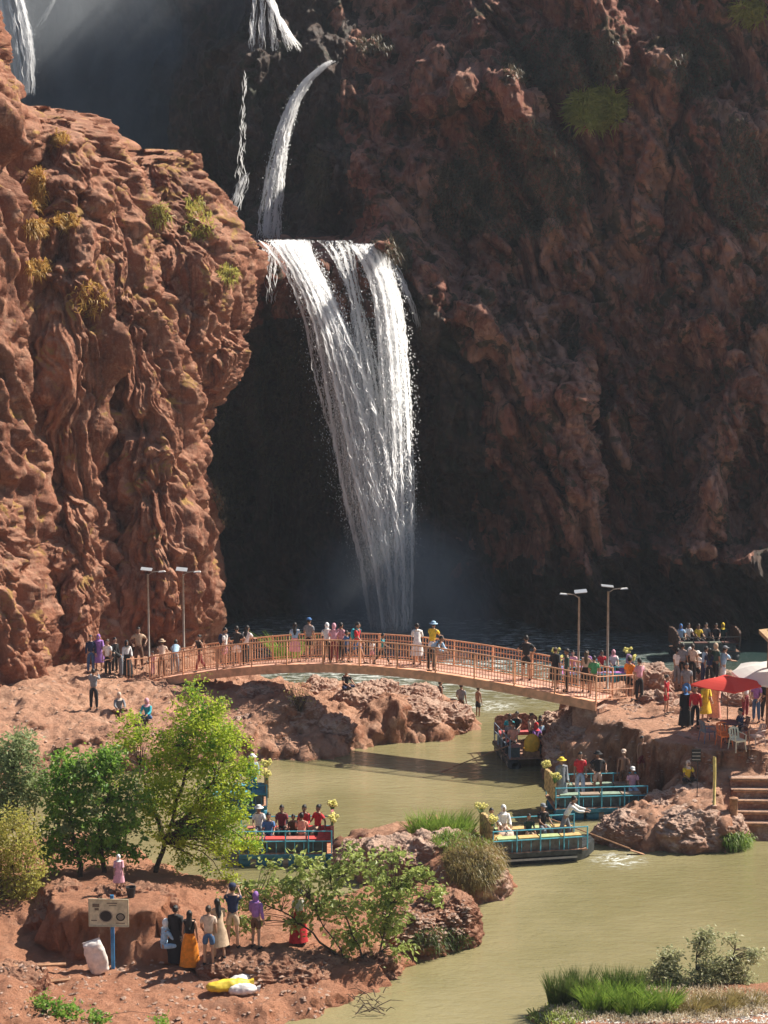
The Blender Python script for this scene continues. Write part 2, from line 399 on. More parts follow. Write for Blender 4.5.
# ---- sunlit left cliff: overlapping hanging buttresses
left = [
  loft([(-160,-200,-100,108,10),(0,-200,-30,104,9),(60,-190,-10,102,8),(120,-190,28,100,7.5),(250,-190,46,98,7),(400,-190,40,96,6.5),(560,-190,48,94,6.5),(700,-190,52,93,6.5)], 420, 260, .55, 1, 1.0),
  loft([(112,28,60,108,3),(122,10,88,106,5),(150,10,118,105,6),(200,15,136,103,6),(300,20,138,101,6),(400,22,128,99.5,5.5),(480,40,116,99,5),(560,60,120,98,5),(700,50,130,96,5)], 420, 240, .55, 2, .95),
  loft([(152,140,185,112,2),(162,112,192,110,4),(180,108,204,109.5,4.5),(205,105,220,109,5),(228,105,232,108,5.5),(248,105,246,107.5,5.8),(262,105,246,107,6),(310,110,240,106,6),(345,115,230,105.5,5.5),(375,115,212,105,5),(395,115,198,104.5,4.5),(420,115,192,104,4.5),(520,110,203,103,4.5),(600,100,210,102.5,4.5),(660,95,205,102,4.5)], 440, 260, .5, 3, .9),
  loft([(150,70,110,106,3),(180,62,140,104.5,5),(240,65,160,103.3,5),(320,75,175,102,4.8),(400,100,190,101,4.5),(500,112,206,99.5,4.5),(580,108,213,98.5,4.5),(615,108,212,98.5,4.4),(632,112,195,98.8,4),(665,110,190,99,4)], 420, 240, .5, 4, .85),
  loft([(330,200,240,104.5,2.0),(352,196,250,103.8,2.6),(380,192,238,103.6,2.4),(408,196,212,103.8,1.4),(430,198,206,103.9,.8)], 150, 140, .3, 14, .6),
  loft([(470,-60,6,93,2.5),(500,-80,22,92,4),(560,-80,38,91,4.5),(620,-80,50,90.5,4.6),(665,-80,52,90.5,4.6),(700,-80,50,90.5,4.6)], 260, 220, .4, 5, .8),
  loft([(470,60,95,97.5,2),(500,40,112,96.5,3.6),(580,40,116,95.5,3.6),(640,45,112,95,3.4),(700,45,110,95,3.4)], 220, 180, .35, 6, .7),
]
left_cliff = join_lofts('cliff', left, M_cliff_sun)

# ================================================================== ground: banks and islets around the water
def poly(pts): return onz(np.array([p[0] for p in pts], float), np.array([p[1] for p in pts], float), 0.0)[:, :2]
def sdf(PXY, poly_):
    x, y = PXY[..., 0], PXY[..., 1]; d = np.full(x.shape, 1e9); ins = np.zeros(x.shape, bool); n = len(poly_)
    for i in range(n):
        x0, y0 = poly_[i]; x1, y1 = poly_[(i + 1) % n]; dx, dy = x1 - x0, y1 - y0
        t = np.clip(((x - x0) * dx + (y - y0) * dy) / (dx * dx + dy * dy + 1e-9), 0, 1)
        d = np.minimum(d, np.hypot(x - x0 - t * dx, y - y0 - t * dy))
        c = ((y0 > y) != (y1 > y)) & (x < (x1 - x0) * (y - y0) / (y1 - y0 + 1e-12) + x0); ins ^= c
    return np.where(ins, d, -d)
LANDS = [
 # shoreline (px,py at water level), bank steepness (m), height points (px,py,z), roughness
 ([(-300,805),(-50,792),(100,778),(180,768),(240,762),(330,759),(370,746),(440,741),(476,728),(468,714),(430,706),(380,707),(330,709),(280,707),(245,701),(225,692),(214,676),(214,650),(100,640),(-300,630)], 1.0,
  [(94,708,1.5),(150,682,1.85),(40,690,2.1),(0,720,1.7),(60,750,1.1),(145,720,1.25),(100,680,2.0),(200,660,2.0),(250,690,1.7),(285,700,1.9),(335,705,1.3),(395,700,1.9),(455,722,.7),(300,740,.6),(210,720,1.3),(350,730,.9),(-200,700,2.5)], .5),
 ([(-300,905),(-20,880),(60,858),(130,862),(170,890),(205,900),(240,903),(290,905),(330,908),(380,903),(425,900),(458,908),(474,930),(470,946),(430,957),(395,966),(388,985),(350,1000),(338,1010),(300,1022),(250,1034),(150,1075),(-300,1120)], .8,
  [(100,886,1.8),(60,880,1.6),(140,893,1.4),(150,985,.5),(60,1003,.6),(120,975,.5),(190,965,.5),(230,945,.6),(200,1005,.4),(260,1010,.35),(280,940,.7),(330,940,.6),(440,922,1.0),(400,932,.8),(375,975,.4),(0,985,1.6),(-100,980,2.0),(20,905,1.4),(20,940,.8),(60,960,.5),(300,1005,.4)], .3),
 ([(332,850),(345,843),(380,836),(430,832),(475,845),(505,866),(512,884),(500,898),(460,906),(430,900),(400,880),(360,868)], .7,
  [(400,850,.9),(460,868,1.0),(430,860,1.1),(355,855,.4),(490,885,.7)], .4),
 ([(553,786),(548,765),(550,748),(562,732),(600,722),(640,717),(700,712),(768,710),(1100,700),(1100,870),(768,855),(735,853),(700,852),(640,849),(600,843),(596,833),(640,822),(662,806),(645,794),(575,790)], .8,
  [(570,712,2.3),(600,706,2.75),(600,735,2.0),(640,745,2.0),(575,740,1.5),(636,701,2.6),(668,712,2.6),(685,727,2.6),(740,747,2.6),(768,735,2.6),(700,738,2.6),(720,752,2.5),(590,770,1.4),(650,765,1.6),(675,775,1.3),(700,792,1.3),(660,800,1.0),(610,836,.7),(730,785,1.5),(700,812,1.3),(765,790,1.9),(730,806,1.5),(760,820,1.4),(650,825,1.0),(700,830,1.0),(690,690,2.0),(760,690,2.2),(1000,740,2.6)], .45),
 ([(528,1016),(555,1000),(610,990),(690,990),(768,988),(1000,980),(1000,1150),(528,1150)], .6,
  [(600,1010,.35),(700,1000,.4),(768,1000,.5),(700,1040,.4)], .1),
]
TERR = [  # raised steps: outline in pixels at their own height, height, how sheer the edge is
 ([(600,716),(628,728),(650,742),(668,741),(700,750),(735,755),(768,748),(900,750),(1050,740),(1050,690),(768,690),(700,690),(640,694),(600,700)], 2.6, .45),
 ([(50,896),(62,908),(95,914),(130,912),(160,912),(172,905),(160,893),(120,884),(70,880),(48,884)], 2.0, .35),
 ([(104,938),(130,944),(168,942),(172,925),(105,918)], 1.2, .25),
]
_terr = [(onz(np.array([p[0] for p in l[0]], float), np.array([p[1] for p in l[0]], float), l[1])[:, :2], l[1], l[2]) for l in TERR]
_polys = [(poly(l[0]), l[1], np.array([[*onz(a, b, c)[:2], c] for a, b, c in l[2]]), l[3]) for l in LANDS]
def land_height(XY, detail=True):
    XY = np.asarray(XY, float); q = np.stack([XY[..., 0], XY[..., 1], XY[..., 0] * 0 + 2.5], -1)
    wob = fbm(q / 1.6, 3) * .35 if detail else 0
    Z = np.full(XY.shape[:-1], -1.2)
    for pl, st, hp, rg in _polys:
        d = sdf(XY, pl) + wob
        num = 0; den = 0
        for x, y, z in hp:
            w = 1 / ((XY[..., 0] - x) ** 2 + ((XY[..., 1] - y) * .8) ** 2 + .15) ** 1.8; num = num + w * z; den = den + w
        h = num / den; m = 1 - np.exp(-np.clip(d, 0, None) / st * 1.6)
        z = np.where(d > 0, -.1 + (h + .1) * m, -.1 + d * 1.2)
        if detail:
            flat = np.exp(-np.clip(d, 0, None) / 1.5)
            z = z + (billow(q / 1.3, 4, .5) - .45) * rg * (.35 + flat) * sstep(-.2, .3, d)
            z = z + (ridged(q / 1.1 + 4, 5, .6) - .6) * rg * .42 + fbm(q / .3, 3, .6) * rg * .10 + (ridged(q / V3(3.5, 1.6, 1) + 9, 3) - .6) * rg * .25
        Z = np.maximum(Z, np.clip(z, -1.2, None))
    for pl, h, e in _terr:
        d = sdf(XY, pl) + wob * .8; f = sstep(-e, e * .3, d)
        hh = h + ((billow(q / .9, 3) - .45) * .12 if detail else 0)
        Z = np.where(Z < hh, Z + (hh - Z) * f, Z)
    cut = (XY[..., 0] > 12.2) & (XY[..., 1] < 72.3)
    Z = np.where(cut, np.minimum(Z, .15 + (XY[..., 1] - 69.8) * .72), Z)
    return Z
def ground():
    xs = np.concatenate([np.linspace(-70, -23, 24), np.arange(-22, 22, .11), np.linspace(23, 80, 24)])
    ys = np.concatenate([np.linspace(20, 48, 12), np.arange(49, 104, .12), np.linspace(105, 125, 12)])
    X, Y = np.meshgrid(xs, ys); Z = land_height(np.stack([X, Y], -1))
    P = np.stack([X, Y, Z], -1)
    # leaning, undercut banks
    n = grid_normals(P); st = sstep(.3, .9, np.hypot(n[..., 0], n[..., 1]))
    k = (fbm(P / V3(.9, .9, .5), 5, .6)) * .40 * st
    P[..., 0] += np.sign(n[..., 2]) * n[..., 0] * k; P[..., 1] += np.sign(n[..., 2]) * n[..., 1] * k
    me = mesh_np('ground', P.reshape(-1, 3), grid_faces(len(ys), len(xs)))
    me.flip_normals() if me.polygons[0].normal.z < 0 else None
    return me
M_ground = rock_mat('red earth', (.34, .13, .068), (.53, .255, .145), (.72, .44, .30), topdust=.35, bscale=1.8, near_red=True)
gnd = link('ground', ground(), M_ground); gnd['kind'] = 'structure'

# ---- rounded rock masses on the banks
def blob(c, r, seed, amp=.21, sz=.55, n=130, rz=0, lean=0):
    ph = np.linspace(.02, math.pi - .02, n)[:, None]; th = np.linspace(0, 2 * math.pi, int(n * 1.6), endpoint=False)[None, :]
    D = np.stack([np.sin(ph) * np.cos(th), np.sin(ph) * np.sin(th), np.cos(ph) + 0 * th], -1)
    D2 = np.sign(D) * np.abs(D) ** .8
    P = D2 * V3(*r); c_, s_ = math.cos(rz), math.sin(rz)
    P = np.stack([P[..., 0] * c_ - P[..., 1] * s_ + lean * P[..., 2], P[..., 0] * s_ + P[..., 1] * c_, P[..., 2]], -1)
    N = D / V3(*r); N /= np.linalg.norm(N, axis=-1, keepdims=True); N = np.stack([N[..., 0] * c_ - N[..., 1] * s_, N[..., 0] * s_ + N[..., 1] * c_, N[..., 2]], -1)
    P = P + V3(*c); q = P + seed * 13.1
    d = fbm((q + fbm(q, 2)[..., None] * .3) / (V3(1.3, 1.3, .9) * sz * 2), 5, .6) * .75 - sstep(.25, .5, fbm(q / (.5 * sz * 2) + 2, 3)) * .45
    d = d + (ridged(q / (V3(.8, .8, .5) * sz * 2) + 6, 5, .65) - .6) * .75
    P = P + N * (d * amp)[..., None]
    return P.reshape(-1, 3), grid_faces(n, th.shape[1], True)
def rock_outcrop(name, blobs, mat):
    VV = []; FF = []; n = 0
    for V, Fq in blobs: VV.append(V); FF.append(Fq + n); n += len(V)
    me = mesh_np(name, np.concatenate(VV), np.concatenate(FF)); bm = bmesh.new(); bm.from_mesh(me)
    bmesh.ops.recalc_face_normals(bm, faces=bm.faces[:]); bm.to_mesh(me); bm.free()
    o = link(name, me, mat); o['kind'] = 'structure'; return o
def bl(px, py, z, r, seed, **k):      # rock seen at a pixel, its middle at height z
    c = onz(px, py, z); return blob(tuple(c), r, seed, **k)
rock_outcrop('rocky_islet', [
  bl(262,712,.9,(1.3,1.1,1.2),1), bl(300,722,.9,(1.0,1.1,1.1),2), bl(335,735,.4,(1.0,1.1,.8),3), bl(290,748,.1,(1.9,.9,.45),4,rz=.1),
  bl(362,712,.8,(1.3,1.4,1.1),5), bl(405,722,.5,(1.8,1.4,1.05),6), bl(420,708,.8,(1.0,1.4,1.0),8), bl(448,722,.3,(1.1,1.1,.8),7), bl(380,738,.0,(1.4,.8,.6),9), bl(240,738,.4,(1.3,1.0,.9),10),
  bl(322,700,.9,(.9,1.2,1.0),11), bl(384,702,1.0,(.9,1.0,1.0),12)], M_bank)
rock_outcrop('rocky_islet', [
  bl(395,866,.35,(1.3,1.3,.9),21), bl(468,886,.2,(1.25,1.1,1.15),22), bl(435,866,.35,(1.2,1.2,1.05),23), bl(360,860,.3,(.9,.8,.6),24)], M_bank)
rock_outcrop('rocky_headland', [
  bl(447,925,.45,(1.0,1.1,.95),31), bl(410,938,.35,(1.1,1.0,.7),32), bl(262,980,.25,(1.9,1.1,.80),33,rz=-.05,amp=.16), bl(310,975,.15,(1.1,.9,.65),41,amp=.16), bl(375,968,.1,(.7,.8,.5),34), bl(225,985,.1,(.8,.8,.5),35), bl(120,925,.9,(1.7,1.1,1.25),36,amp=.25), bl(65,925,.8,(1.0,1.2,1.2),37), bl(330,985,-.1,(.8,.6,.4),38), bl(155,940,.6,(.9,.9,.8),39,amp=.25), bl(5,1000,.6,(1.2,1.3,1.0),40,amp=.18)], M_redrock)
rock_outcrop('rocky_bank', [
  bl(580,748,.9,(1.5,1.6,1.2),51,amp=.25), bl(622,746,1.3,(1.5,1.5,1.0),52,amp=.25), bl(600,722,1.8,(1.5,1.2,.8),53,amp=.25), bl(652,770,1.0,(1.0,.8,.9),54), bl(565,735,.8,(1.0,1.2,1.0),70,amp=.3), bl(605,765,.6,(1.4,.9,.9),71,amp=.25), bl(640,728,1.8,(1.2,1.2,.8),72,amp=.25),
  bl(640,838,.15,(1.4,.9,.85),55), bl(690,836,.3,(1.4,1.1,1.0),56), bl(615,838,.1,(.8,.7,.7),57), bl(722,838,.2,(.9,.9,.8),58), bl(690,803,.8,(.9,.7,.6),59), bl(662,806,.6,(.7,.6,.5),60), bl(660,822,.4,(.9,.7,.6),69),
  bl(650,690,2.7,(.85,.9,1.15),61), bl(655,712,2.2,(.9,.8,.8),62), bl(722,688,2.8,(.9,.8,.7),63), bl(740,705,2.5,(1.2,.8,.6),64), bl(690,680,2.4,(.8,.8,.6),65),
  bl(706,754,1.9,(1.6,.7,.7),66,amp=.2), bl(765,762,1.9,(1.2,.7,.7),67,amp=.2), bl(560,766,.4,(.7,.9,.8),68)], M_bank)

# ---- river
def river_mat():
    t = NT('river water'); P = t.coord((1, 1.0, 1), 'pos')
    a = t.noise(t.coord((.9, 2.2, 1), 'pos'), 1.3, 4, .6, .5); b = t.noise(t.coord((1, 1.8, 1), 'pos'), 5.0, 3, .6, .3); c = t.noise(P, .12, 3)
    s = t.n('ShaderNodeSeparateXYZ'); t.l(P, s.inputs[0])
    col = t.mix(t.ramp(c, .35, .65), (.20, .175, .080), (.28, .24, .125))
    col = t.mix(t.ramp(s.outputs[1], 90, 104), col, (.030, .055, .052))  # far pool: the cliff's dark reflection and shade painted into the water colour
    # foam drifting out from under the fall
    dist = t.n('ShaderNodeVectorMath', operation='DISTANCE'); t.l(P, dist.inputs[0]); dist.inputs[1].default_value = (.5, 106, 0)
    fo = t.math('MULTIPLY', t.ramp(t.math('SUBTRACT', 1.0, t.math('DIVIDE', dist.outputs['Value'], 20.0)), 0, .9), t.ramp(t.noise(t.coord((.8, 2.0, 1), 'pos'), 1.6, 6, .75, .6), .46, .62))
    for fx_, fy_, fr_ in ((490, 706, 1.9), (455, 700, 1.6), (618, 860, 1.3)):
        c_ = onz(fx_, fy_, 0.0); dd = t.n('ShaderNodeVectorMath', operation='DISTANCE'); t.l(P, dd.inputs[0]); dd.inputs[1].default_value = (float(c_[0]), float(c_[1]), 0)
        fo = t.math('MAXIMUM', fo, t.math('MULTIPLY', t.ramp(t.math('SUBTRACT', 1.0, t.math('DIVIDE', dd.outputs['Value'], fr_)), 0, .8), t.ramp(t.noise(t.coord((1.0, 2.6, 1), 'pos', (fx_, 0, 0)), 2.2, 6, .75, .8), .48, .62)))
    col = t.mix(fo, col, (.75, .78, .74))
    h = t.math('ADD', t.math('MULTIPLY', a, 1.0), t.math('MULTIPLY', b, .35))
    nor = t.bump(h, .55, .12)
    return t.done(t.pbr(col, t.math('ADD', t.math('MULTIPLY', fo, .5), .045), nor, spec=.5))
xs = np.linspace(-120, 120, 60); ys = np.linspace(10, 126, 60); X, Y = np.meshgrid(xs, ys)
me = mesh_np('river', np.stack([X, Y, X * 0], -1).reshape(-1, 3), grid_faces(60, 60)); 
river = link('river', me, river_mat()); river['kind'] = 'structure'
# ================================================================== air and falling water
def haze():
    mb = MB(); x0, x1, y0, y1, z0, z1 = -140, 160, -6, 200, -3, 105
    mb.box(((x0+x1)/2, (y0+y1)/2, (z0+z1)/2), (x1-x0, y1-y0, z1-z0))
    t = NT('haze'); v = t.n('ShaderNodeVolumePrincipled'); v.inputs['Color'].default_value = (.80, .88, 1, 1)
    v.inputs['Density'].default_value = .00022; v.inputs['Anisotropy'].default_value = .25; t.l(v.outputs[0], t.out.inputs['Volume'])
    o = mb.build('haze', t.m); o['kind'] = 'stuff'
haze()
def mist(c, r, dens, label, seed):
    mb = MB(); mb.ell((0,0,0), (1,1,1), 32, 20)
    t = NT('mist'); v = t.n('ShaderNodeVolumePrincipled'); v.inputs['Color'].default_value = (.88, .94, 1, 1); v.inputs['Anisotropy'].default_value = .2
    co = t.n('ShaderNodeTexCoord').outputs['Object']; ln = t.n('ShaderNodeVectorMath', operation='LENGTH'); t.l(co, ln.inputs[0])
    f = t.ramp(t.math('SUBTRACT', 1.0, ln.outputs['Value']), 0, .85)
    n = t.ramp(t.noise(t.coord((.25, .25, .15), 'pos', (seed, 0, 0)), 1.0, 2), .25, .7)
    t.val(v.inputs['Density'], t.math('MULTIPLY', t.math('MULTIPLY', f, n), dens)); t.l(v.outputs[0], t.out.inputs['Volume'])
    o = mb.build('mist', t.m); o.location = tuple(c); o.scale = r; o['kind'] = 'stuff'; o['label'] = label
    return o
mist(at(398, 612, 106), (6.5, 4, 6.5), .6, 'white spray rising where the main fall hits the pool', 1)
mist(at(115, 90, 135), (24, 5, 22), .36, 'pale blue mist hanging in the upper gorge', 4)

mist(at(372, 440, 106.3), (2.2, 1.4, 10), .20, 'fine spray drifting round the main fall', 9)
def water_mat(name, col, dens):
    t = NT(name)
    p = t.pbr(col, .5, spec=.3); tr = t.n('ShaderNodeBsdfTranslucent'); tr.inputs[0].default_value = (*col, 1)
    mx = t.n('ShaderNodeMixShader'); mx.inputs[0].default_value = .45; t.l(p.outputs[0], mx.inputs[1]); t.l(tr.outputs[0], mx.inputs[2])
    a = t.noise(t.coord((3.2, 3.2, .16), 'pos'), 1.5, 5, .65, .4); al = t.math('MULTIPLY', t.ramp(a, .42, .62), dens)
    tp = t.n('ShaderNodeBsdfTransparent'); m2 = t.n('ShaderNodeMixShader'); t.l(al, m2.inputs[0]); t.l(tp.outputs[0], m2.inputs[1]); t.l(mx.outputs[0], m2.inputs[2])
    t.l(m2.outputs[0], t.out.inputs[0]); return t.m
def solid_water(name, col):
    t = NT(name); p = t.pbr(col, .5, spec=.3); tr = t.n('ShaderNodeBsdfTranslucent'); tr.inputs[0].default_value = (*col, 1)
    mx = t.n('ShaderNodeMixShader'); mx.inputs[0].default_value = .8; t.l(p.outputs[0], mx.inputs[1]); t.l(tr.outputs[0], mx.inputs[2]); tp = t.n('ShaderNodeBsdfTransparent'); m2 = t.n('ShaderNodeMixShader'); m2.inputs[0].default_value = .78; t.l(tp.outputs[0], m2.inputs[1]); t.l(mx.outputs[0], m2.inputs[2]); t.l(m2.outputs[0], t.out.inputs[0]); return t.m
M_fall_veil = water_mat('falling water veil', (.90, .93, .95), .4)
M_fall = solid_water('falling water', (.985, .985, .99))
rngw = np.random.RandomState(5)
def stream(rows, n, wid=(.015, .058), ln=(.2, 1.0), dots=0, spread=.5, thick=.5):
    """strands and drops along a falling path; rows (py, px, width px, Y, relative density)"""
    r = np.array(rows, float); py = np.linspace(r[0, 0], r[-1, 0], 400)
    c = [np.interp(py, r[:, 0], r[:, k]) for k in range(1, 5)]
    ctr = at(c[0], py, c[2]); half = c[1] / 2 * c[2] / F; ctr = np.stack([smooth1(ctr[:, k], 20) for k in range(3)], 1)
    w = c[3] * np.gradient(-ctr[:, 2]); cum = np.cumsum(np.abs(w)); cum /= cum[-1]
    VV = []; FF = []
    t0 = np.interp(rngw.rand(n), cum, np.arange(400)); u = np.clip(rngw.normal(size=n) * spread, -1.0, 1.0)
    # strands bunch together, leaving dark gaps
    k0 = rngw.rand() * 50
    for _ in range(2):
        g1 = perlin(np.stack([u * 3.2 + k0, t0 / 260, t0 * 0], -1)); g2 = perlin(np.stack([(u + .04) * 3.2 + k0, t0 / 260, t0 * 0], -1))
        u = u + np.clip((g2 - g1) / .04, -3, 3) * .045; L = rngw.uniform(*ln, n); W = rngw.uniform(*wid, n); dy = rngw.normal(size=n) * thick
    zstep = -(ctr[-1, 2] - ctr[0, 2]) / 400
    S = 6
    T = np.linspace(0, 1, S)
    idx = t0[:, None] + (T[None, :] * L[:, None]) / zstep
    ok = idx[:, -1] < 399; idx = np.clip(idx, 0, 399)
    def ip(a): return np.interp(idx, np.arange(400), a)
    X = ip(ctr[:, 0]) + u[:, None] * ip(half); Y = ip(ctr[:, 1]) + dy[:, None]; Z = ip(ctr[:, 2])
    X = X + .05 * np.sin(T[None, :] * 5 + u[:, None] * 40)
    prof = np.sin(np.pi * np.clip(T * .92 + .06, 0, 1)) ** .7; hw = W[:, None] * prof[None, :] / 2
    A = np.stack([X - hw, Y + hw * .8, Z], -1); C = np.stack([X + hw, Y - hw * .8, Z], -1)
    V = np.stack([A, C], 2)[ok]; m = len(V)
    V = V.reshape(-1, 3); base = (np.arange(m) * S * 2)[:, None, None]
    k = np.arange(S - 1)[None, :, None] * 2; q = np.array([[0, 1, 3, 2]])
    f = (base[..., None] + k[..., None] + q[None, None]).reshape(-1, 4)
    VV.append(V); FF.append(f)
    if dots:
        t0 = np.interp(rngw.rand(dots) ** .8, cum, np.arange(400)); u = rngw.normal(size=dots) * .5
        ii = t0
        p = np.stack([np.interp(ii, np.arange(400), ctr[:, k]) for k in range(3)], -1); p[:, 0] += u * np.interp(ii, np.arange(400), half); p[:, 1] += rngw.normal(size=dots) * thick
        s = rngw.uniform(.008, .028, dots)[:, None]
        D = np.array([(-1,.8,0),(-.6,-.9,.3),(1,-.8,0),(.6,.9,-.3),(-.35,-.4,1.9),(.35,.4,-1.9)], float)
        V2 = (p[:, None, :] + D[None] * s[:, None, :]).reshape(-1, 3)
        q = np.array([[0,1,4,4],[1,2,4,4],[2,3,4,4],[3,0,4,4],[1,0,5,5],[2,1,5,5],[3,2,5,5],[0,3,5,5]])
        # use quads 0-4-2-5 crossed instead of triangles
        q = np.array([[0, 5, 2, 4], [1, 5, 3, 4]])
        f2 = (np.arange(dots)[:, None, None] * 6 + q[None]).reshape(-1, 4) + len(V); VV.append(V2); FF.append(f2)
    return np.concatenate(VV), np.concatenate(FF)
def veil(rows, nu=14, back=.35):
    r = np.array(rows, float); py = np.linspace(r[0, 0], r[-1, 0], 120); c = [np.interp(py, r[:, 0], r[:, k]) for k in range(1, 4)]
    ctr = at(c[0], py, c[2]); half = c[1] / 2 * c[2] / F; u = np.linspace(-1, 1, nu)
    P = np.zeros((120, nu, 3)); P[..., 0] = ctr[:, None, 0] + u * half[:, None]; P[..., 1] = ctr[:, None, 1] + back + (u ** 2) * .4; P[..., 2] = ctr[:, None, 2]
    P[..., 1] += fbm(P / V3(.6, .6, 3), 2) * .15
    return P.reshape(-1, 3), grid_faces(120, nu)
def waterfall(label, streams, veils):
    VV = []; FF = []; MI = []; n = 0
    for (V, f), mi in [(a, 0) for a in streams] + [(a, 1) for a in veils]:
        VV.append(V); FF.append(f + n); n += len(V); MI.append(np.full(len(f), mi))
    me = mesh_np('waterfall', np.concatenate(VV), np.concatenate(FF)); me.materials.append(M_fall); me.materials.append(M_fall_veil)
    me.polygons.foreach_set('material_index', np.concatenate(MI).astype(np.int32)[:len(me.polygons)])
    o = link('waterfall', me); o['kind'] = 'structure'; return o
A = [(239,286,46,110.0,2.4),(248,292,38,109.6,2.4),(264,301,32,108.8,2.2),(290,315,32,107.9,1.9),(325,329,36,107.2,1.5),(370,342,46,106.6,1.0),(430,357,54,106.2,.8),(500,370,56,105.9,.65),(560,381,48,105.7,.5),(632,389,44,105.5,.35)]
B = [(243,364,34,110.0,2.2),(252,370,30,109.5,2),(268,377,26,108.8,2),(295,386,26,107.9,1.4),(335,391,28,107.2,1.1),(400,396,30,106.6,.8),(480,398,34,106.2,.6),(560,399,32,105.9,.45),(632,399,28,105.6,.35)]
Cc = [(240,334,34,110.1,1),(248,340,26,109.7,.9),(275,349,16,108.9,.7),(310,357,14,108,.6),(360,366,20,107,.8),(420,374,30,106.6,.8),(520,384,34,106,.5)]
W2 = [(246,272,18,110.4,1),(270,270,14,110.5,.6),(305,272,8,110.8,.2)]
W3 = [(255,388,6,110.4,1),(285,404,7,110.2,1),(330,420,5,110.0,.6)]
waterfall('main', [stream(A, 15000, dots=52000), stream(B, 8500, dots=30000), stream(Cc, 1600, dots=6000), stream(W2, 110, (.02,.05)), stream(W3, 140, (.02,.05), (.5, 1.5), 60, thick=.1)],
          [veil(A), veil(B), veil(Cc), veil([(r[0], r[1] , r[2] * .8, r[3] - .6, 1) for r in A]), veil([(r[0], r[1], r[2] * .8, r[3] - .6, 1) for r in B])])
U1 = [(60,333,6,125.5,1.5),(66,324,8,125,1.6),(80,308,9,124.4,1.6),(100,295,11,123.8,1.5),(130,284,13,123,1.3),(170,276,16,122.2,1.1),(210,271,19,121.6,1),(240,269,22,121.2,1)]
waterfall('upper', [stream(U1, 2800, (.025,.07), (.3,1.2), 4500, thick=.15), stream([(70,246,4,125.4,1),(110,243,5,125,1),(160,242,6,124.6,1),(200,240,14,124.2,1)], 70, (.02,.05), thick=.1),
                    stream([(172,248,6,124.4,1),(190,240,12,124,1),(215,232,18,123.6,.7)], 120, (.02,.06), (.3,1), thick=.1)],
                   [veil(U1), veil([(62,325,8,125.2),(80,308,10,124.7),(100,295,11,124.0),(170,276,14,122.6),(236,270,20,121.8)])])
fan = []
for x0, x1 in ((254,252),(262,262),(270,275),(272,290),(268,300)):
    fan.append(stream([(-30,(x0*2+262)/3,3,128.6,1),(0,x0,5,128,1),(25,(x0+x1)/2,5,127.2,1),(52,x1,7,126.6,1)], 130, (.02,.06), (.4,1.5), 80, thick=.1))
waterfall('fan', fan, [])
T1 = [(-40,2,18,131,1),(0,12,20,130.6,1.2),(30,19,24,130.2,1.2),(60,24,20,130,.8),(95,25,16,129.8,.3)]
waterfall('far', [stream(T1, 3200, (.03,.09), (.4,1.6), 4000, thick=.2), stream([(-20,62,4,140,1),(8,50,5,139.6,1),(30,36,6,139,1)], 90, (.02,.06), (.4,1.2), thick=.1)], [veil(T1)])
# ================================================================== finding the ground under things
from mathutils.bvhtree import BVHTree
bpy.context.view_layer.update()
_dg = bpy.context.evaluated_depsgraph_get()
_land = [BVHTree.FromObject(o, _dg) for o in bpy.data.objects if o.name.split('.')[0] in ('ground', 'rocky_islet', 'rocky_headland', 'rocky_bank')]
_cliffs = [BVHTree.FromObject(o, _dg) for o in bpy.data.objects if o.name.split('.')[0] == 'cliff']
def drop(x, y, top=9.0):
    z = 0.0
    for b in _land:
        h = b.ray_cast(Vector((x, y, top)), Vector((0, 0, -1)))
        if h[0] is not None: z = max(z, h[0].z)
    return Vector((x, y, z))
def hit(px, py, trees=None):
    d = Vector([float(c) for c in ray(px, py)]).normalized(); best = None
    for b in (trees or _land + _cliffs):
        h = b.ray_cast(cam.location, d)
        if h[0] is not None and (best is None or h[3] < best[1]): best = (h[0], h[3], h[1])
    return best
def ground_px(px, py):
    h = hit(px, py, _land); p = h[0] if h else Vector(onz(px, py, 0.0).tolist())
    if p.z < .02: p = Vector(onz(px, py, 0.0).tolist())
    return p

M_orange = paint((.72, .36, .20), .5, .15, 3)
M_steel = paint((.30, .26, .22), .45, .15, 5)
M_wood = paint((.33, .17, .09), .8, .25, 6, bump=.3)
M_dark = paint((.02, .02, .022), .6)
M_white = paint((.80, .79, .76), .6)

